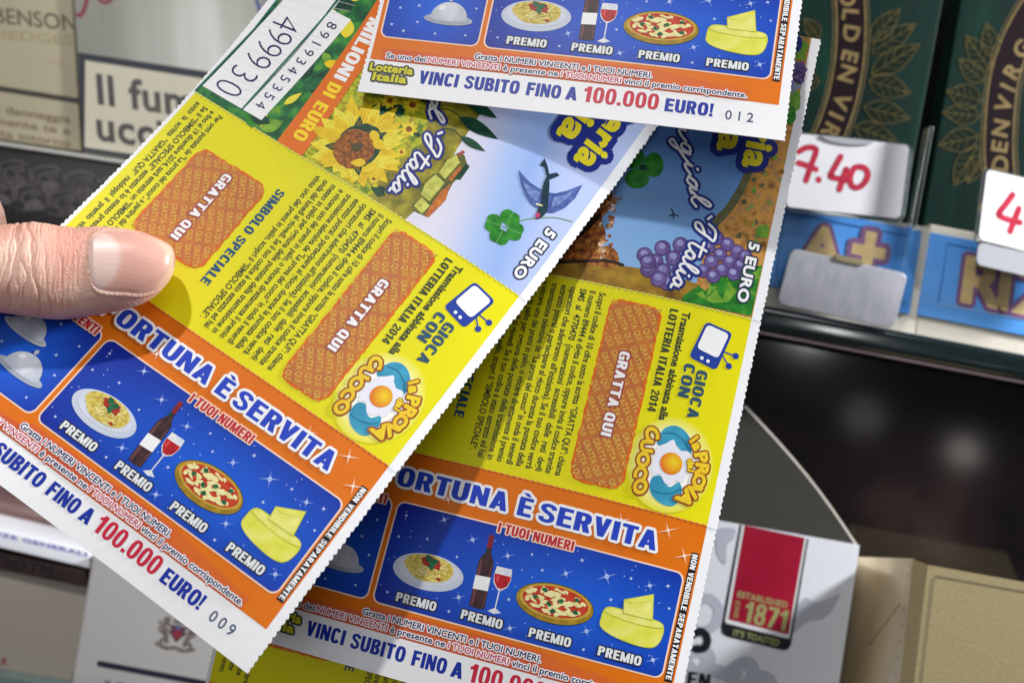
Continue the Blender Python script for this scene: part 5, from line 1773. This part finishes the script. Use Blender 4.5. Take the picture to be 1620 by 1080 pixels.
# ------------------------------------------------------------------ the hand that holds the sunflower ticket
def hand():
    """thumb swept along measured sections; palm and bent fingers behind the tickets joined to it"""
    ZT = 214.0
    K = ZT / FPX
    # stations: pixel x, top y, bottom y, half depth, depth of the axis, lift of the top (all the visible part) then the hidden root
    st = [(277.5, 411, 413, 0.3, 214.6), (276.0, 401, 425, 2.0, 214.6), (271, 390, 439, 3.6, 214.4), (262, 383, 452, 4.7, 214.2), (246, 375, 468, 5.7, 214.0), (222, 366, 482, 6.4, 213.6), (190, 360.5, 491.5, 6.9, 213.2),
          (155, 358, 498, 7.3, 212.8), (120, 359.5, 503, 7.6, 212.4), (92, 357, 505, 7.9, 212.0), (66, 352.5, 503, 8.3, 211.6), (44, 351.5, 499.5, 8.4, 211.2), (18, 354.5, 496, 8.2, 210.6), (-8, 357.5, 493, 8.0, 210.0),
          (-50, 360, 494, 8.2, 209.4), (-100, 358, 500, 9.2, 210.0), (-150, 352, 512, 10.8, 211.5), (-200, 344, 530, 12.6, 214), (-240, 340, 548, 14.0, 217), (-268, 360, 556, 12.5, 219), (-280, 400, 530, 7.0, 220), (-283, 455, 462, 0.6, 220)]
    st = spline(st, 18)
    NA = 200
    rnd = random.Random(9)

    def bumpf(x, phi):
        """skin relief (mm): knuckle creases, small folds"""
        d = 0.0
        up = math.cos(phi + 0.45)                     # 1 on the nail side
        if up > -0.35:
            f = min(1, (up + 0.35) / 0.6)
            for cx, dep, wd, cu in ((55, 0.62, 2.4, 10), (22, 0.5, 2.6, -8), (38, 0.3, 1.7, 16), (8, 0.32, 2.0, -14), (30, 0.22, 1.4, -4), (47, 0.2, 1.3, -12), (72, 0.24, 1.6, 8), (84, 0.12, 1.2, -5), (96, 0.2, 1.5, 5), (-16, 0.3, 3, 10), (110, 0.12, 1.4, -6), (124, 0.1, 1.2, 4)):
                xx = x - cx - cu * math.sin(phi * 1.3) - 2.2 * math.sin(5 * phi + cx) - 1.1 * math.sin(11 * phi + 2 * cx)
                d -= dep * f * math.exp(-(xx / wd) ** 2) * (0.75 + 0.25 * math.sin(7 * phi + cx))
            d += 0.22 * f * math.exp(-((x - 40) / 26) ** 2) * math.sin(x * 0.24 + 2 * math.sin(3 * phi)) * 0.4
            d += 0.05 * f * math.sin(x * 0.9 + 3 * math.sin(4 * phi)) * math.sin(9 * phi + x * 0.1)
        return d * 0.72

    PH0 = -0.16                                         # nail faces the viewer, rolled slightly up
    NAILX = (139.5, 142, 147, 155, 170, 200, 240, 262, 271, 277)
    NAILL = (-0.30, -0.62, -0.82, -0.95, -1.04, -1.10, -1.12, -1.12, -1.16, -1.2)
    NAILH = (-0.18, 0.10, 0.28, 0.40, 0.48, 0.58, 0.86, 1.02, 1.12, 1.2)

    def nail_span(x):
        return float(np.interp(x, NAILX, NAILL)), float(np.interp(x, NAILX, NAILH))

    def nail_zone(x, phi):
        """signed amount inside the nail outline (1 well inside, <0 outside)"""
        t = (x - 139.0) / (276.0 - 139.0)
        if t < 0 or t > 1:
            return -1
        lo, hi = nail_span(x)
        return 1 - abs(phi - (lo + hi) / 2) / max((hi - lo) / 2, 1e-3)

    def sec(s, phi, extra=0.0, raw=False):
        x, y0, y1, hb, zc = s
        zc += 1.2
        k = K
        yc, a = (y0 + y1) / 2, (y1 - y0) / 2 * k
        c, q = math.cos(phi), math.sin(phi)
        e = 0.92
        yy = a * math.copysign(abs(q) ** e, q)
        zz = -hb * math.copysign(abs(c) ** e, c)
        if c > 0:
            zz *= 0.94
        r = math.hypot(yy, zz) + 1e-6
        d = extra
        if not raw:
            d += bumpf(x, phi)
            nz = nail_zone(x, phi)
            if nz > -0.9:
                d += 0.34 * math.exp(-((nz + 0.06) / 0.09) ** 2) * (1.0 if x < 250 else max(0, (268 - x) / 18))
                if nz > 0:
                    d -= 0.25 * min(1, nz * 6)
        f = 1 + d / max(r, 1.2)
        kk = (zc + zz * f) / FPX
        return cw((x - CX) * kk, (yc - CY) * kk + yy * f, zc + zz * f)

    V, F, UV = [], [], []
    for i, s in enumerate(st):
        for j in range(NA):
            phi = 2 * math.pi * j / NA - math.pi
            V.append(sec(s, phi))
            UV.append((s[0] / 300, phi / 3))
    for i in range(len(st) - 1):
        for j in range(NA):
            k = (j + 1) % NA
            F.append((i * NA + j, i * NA + k, (i + 1) * NA + k, (i + 1) * NA + j))
    F.append(tuple(range(NA))[::-1])
    F.append(tuple((len(st) - 1) * NA + j for j in range(NA)))
    # palm, wrist and the four fingers curled behind the tickets
    def q(px, py, z):
        return cw((px - CX) / FPX * z, (py - CY) / FPX * z, z)
    ch = {'root': (q(-420, 470, 248), 24), 'wrist': (q(-640, 560, 262), 21), 'arm': (q(-1000, 700, 280), 27), 'th': (q(-262, 450, 221), 12.5)}
    links = [('root', 'wrist'), ('wrist', 'arm'), ('root', 'th')]
    fingers = [[(-285, 300, 244, 11.5), (-44, 318, 243, 8.6), (-42, 440, 250, 7.6), (44, 478, 250, 6.6)],
               [(-300, 420, 258, 11.5), (-110, 430, 262, 8.8), (-60, 520, 257, 7.8), (30, 560, 252, 6.8)],
               [(-310, 520, 262, 11), (-140, 560, 266, 8.4), (-80, 620, 258, 7.4), (0, 640, 250, 6.4)],
               [(-320, 610, 262, 10), (-190, 660, 266, 7.4), (-140, 710, 258, 6.4), (-80, 730, 250, 5.6)]]
    for a, f in enumerate(fingers):
        pr = 'root'
        for b, (px, py, z, r) in enumerate(f):
            nm = f'{a}_{b}'
            ch[nm] = (q(px, py, z), r)
            links.append((pr, nm))
            pr = nm
    names = list(ch)
    me = bpy.data.meshes.new('fingers')
    me.from_pydata([ch[n][0] for n in names], [(names.index(a), names.index(b)) for a, b in links], [])
    o = bpy.data.objects.new('fingers', me)
    COL.objects.link(o)
    sk = o.modifiers.new('skin', 'SKIN')
    for n, v in zip(names, me.skin_vertices[0].data):
        v.radius = (ch[n][1] * S, ch[n][1] * S)
        v.use_root = n == 'root'
    sub = o.modifiers.new('sub', 'SUBSURF')
    sub.levels = sub.render_levels = 2
    dg = bpy.context.evaluated_depsgraph_get()
    dg.update()
    m2 = bpy.data.meshes.new_from_object(o.evaluated_get(dg), depsgraph=dg)
    n0 = len(V)
    V += [v.co.copy() for v in m2.vertices]
    UV += [(0.0, 0.0)] * len(m2.vertices)
    F += [tuple(n0 + i for i in p.vertices) for p in m2.polygons]
    bpy.data.objects.remove(o)
    # skin
    sm = bpy.data.materials.new('skin')
    sm.use_nodes = True
    nt = sm.node_tree
    b = nt.nodes['Principled BSDF']
    b.inputs['Roughness'].default_value = 0.42
    b.inputs['Specular IOR Level'].default_value = 0.45
    b.inputs['Subsurface Weight'].default_value = 0.35
    b.inputs['Subsurface Radius'].default_value = (1.0, 0.36, 0.2)
    b.inputs['Subsurface Scale'].default_value = 0.0022
    tc = node(nt, 'ShaderNodeTexCoord')
    n1 = node(nt, 'ShaderNodeTexNoise', Scale=220.0, Detail=6.0)
    nt.links.new(tc.outputs['Object'], n1.inputs['Vector'])
    r = node(nt, 'ShaderNodeValToRGB')
    e = r.color_ramp.elements
    e[0].position, e[0].color = 0.3, lin((224, 174, 156)) + [1]
    e[1].position, e[1].color = 0.7, lin((242, 204, 184)) + [1]
    nt.links.new(n1.outputs['Fac'], r.inputs[0])
    n3 = node(nt, 'ShaderNodeTexNoise', Scale=70.0, Detail=3.0)
    nt.links.new(tc.outputs['Object'], n3.inputs['Vector'])
    r3 = node(nt, 'ShaderNodeValToRGB')
    r3.color_ramp.elements[0].position, r3.color_ramp.elements[1].position = 0.42, 0.66
    nt.links.new(n3.outputs['Fac'], r3.inputs[0])
    mxc = node(nt, 'ShaderNodeMix', data_type='RGBA')
    nt.links.new(r3.outputs[0], mxc.inputs[0])
    nt.links.new(r.outputs[0], mxc.inputs[6])
    mxc.inputs[7].default_value = lin((220, 154, 136)) + [1]
    nt.links.new(mxc.outputs[2], b.inputs['Base Color'])
    v1 = node(nt, 'ShaderNodeTexVoronoi', Scale=1900.0)
    v1.feature = 'DISTANCE_TO_EDGE'
    n2 = node(nt, 'ShaderNodeTexNoise', Scale=700.0, Detail=4.0)
    for n in (v1, n2):
        nt.links.new(tc.outputs['Object'], n.inputs['Vector'])
    mx = node(nt, 'ShaderNodeMath', operation='ADD')
    nt.links.new(v1.outputs['Distance'], mx.inputs[0])
    nt.links.new(n2.outputs['Fac'], mx.inputs[1])
    bp = node(nt, 'ShaderNodeBump', Strength=0.42, Distance=0.00035)
    nt.links.new(mx.outputs[0], bp.inputs['Height'])
    nt.links.new(bp.outputs[0], b.inputs['Normal'])
    h = mesh_obj('hand', V, F, [sm], None, UV, None)
    h['label'] = 'hand reaching in at the edge, its thumb pressing the sunflower ticket'
    h['category'] = 'hand'
    # thumbnail
    NX, NP = 60, 40
    V, F, UV = [], [], []
    ss = [s for s in st]
    xs = sorted(((s[0], s) for s in ss), key=lambda a: a[0])

    def at(x):
        for i in range(len(xs) - 1):
            if xs[i][0] <= x <= xs[i + 1][0]:
                f = (x - xs[i][0]) / max(1e-6, xs[i + 1][0] - xs[i][0])
                return tuple(p + (q_ - p) * f for p, q_ in zip(xs[i][1], xs[i + 1][1]))
        return xs[-1][1]
    for side in (0, 1):
        for i in range(NX + 1):
            t = i / NX
            x = 139.8 + (275.2 - 139.8) * t
            lo, hi = nail_span(x)
            mid, half = (lo + hi) / 2, (hi - lo) / 2 * 0.98
            for j in range(NP + 1):
                w = 2 * j / NP - 1
                phi = mid + half * w
                hgt = 0.12 + 0.22 * (1 - w * w) ** 0.5 - 0.3 * max(0, (0.05 - t) / 0.05) + 0.01 * math.sin(w * 40)
                V.append(sec(at(x), phi, hgt - 0.45 * side, raw=True))
                UV.append((t, (w + 1) / 2))
    R = NP + 1
    N = (NX + 1) * R
    for i in range(NX):
        for j in range(NP):
            a = (i * R + j, i * R + j + 1, (i + 1) * R + j + 1, (i + 1) * R + j)
            F.append(a)
            F.append(tuple(N + k for k in a[::-1]))
    for i in range(NX):
        for j in (0, NP):
            F.append((i * R + j, (i + 1) * R + j, N + (i + 1) * R + j, N + i * R + j))
    for j in range(NP):
        for i in (0, NX):
            F.append((i * R + j, i * R + j + 1, N + i * R + j + 1, N + i * R + j))
    nm = bpy.data.materials.new('nail')
    nm.use_nodes = True
    nt = nm.node_tree
    b = nt.nodes['Principled BSDF']
    b.inputs['Roughness'].default_value = 0.34
    b.inputs['Specular IOR Level'].default_value = 0.5
    b.inputs['Subsurface Weight'].default_value = 0.25
    b.inputs['Subsurface Radius'].default_value = (1.0, 0.4, 0.3)
    b.inputs['Subsurface Scale'].default_value = 0.0012
    tc = node(nt, 'ShaderNodeTexCoord')
    sp = node(nt, 'ShaderNodeSeparateXYZ')
    nt.links.new(tc.outputs['UV'], sp.inputs[0])
    # the pale half moon, with a highlight painted into it, ends on a curve, the free edge is a thin pale rim
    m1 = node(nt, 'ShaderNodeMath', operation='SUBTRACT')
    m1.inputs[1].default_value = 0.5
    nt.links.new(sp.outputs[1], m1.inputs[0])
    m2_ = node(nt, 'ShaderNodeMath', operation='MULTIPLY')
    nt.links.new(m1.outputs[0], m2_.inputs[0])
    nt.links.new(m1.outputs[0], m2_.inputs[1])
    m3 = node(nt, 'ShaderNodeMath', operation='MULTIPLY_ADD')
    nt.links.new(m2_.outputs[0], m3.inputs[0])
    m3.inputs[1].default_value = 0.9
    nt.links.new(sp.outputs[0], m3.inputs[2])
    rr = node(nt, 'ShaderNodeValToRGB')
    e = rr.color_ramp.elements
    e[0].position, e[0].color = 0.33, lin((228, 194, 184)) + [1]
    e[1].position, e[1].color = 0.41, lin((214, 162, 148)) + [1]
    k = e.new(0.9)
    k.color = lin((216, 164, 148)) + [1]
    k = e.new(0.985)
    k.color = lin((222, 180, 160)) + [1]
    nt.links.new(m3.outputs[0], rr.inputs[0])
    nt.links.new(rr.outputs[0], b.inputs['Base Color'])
    w1 = node(nt, 'ShaderNodeTexNoise', Scale=26.0, Detail=2.0)
    mp = node(nt, 'ShaderNodeMapping')
    mp.inputs['Scale'].default_value = (0.25, 3.0, 1)
    nt.links.new(tc.outputs['UV'], mp.inputs[0])
    nt.links.new(mp.outputs[0], w1.inputs['Vector'])
    bp = node(nt, 'ShaderNodeBump', Strength=0.12, Distance=0.0002)
    nt.links.new(w1.outputs['Fac'], bp.inputs['Height'])
    nt.links.new(bp.outputs[0], b.inputs['Normal'])
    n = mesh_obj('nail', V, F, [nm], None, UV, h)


hand()
bpy.data.objects.remove(_vo)
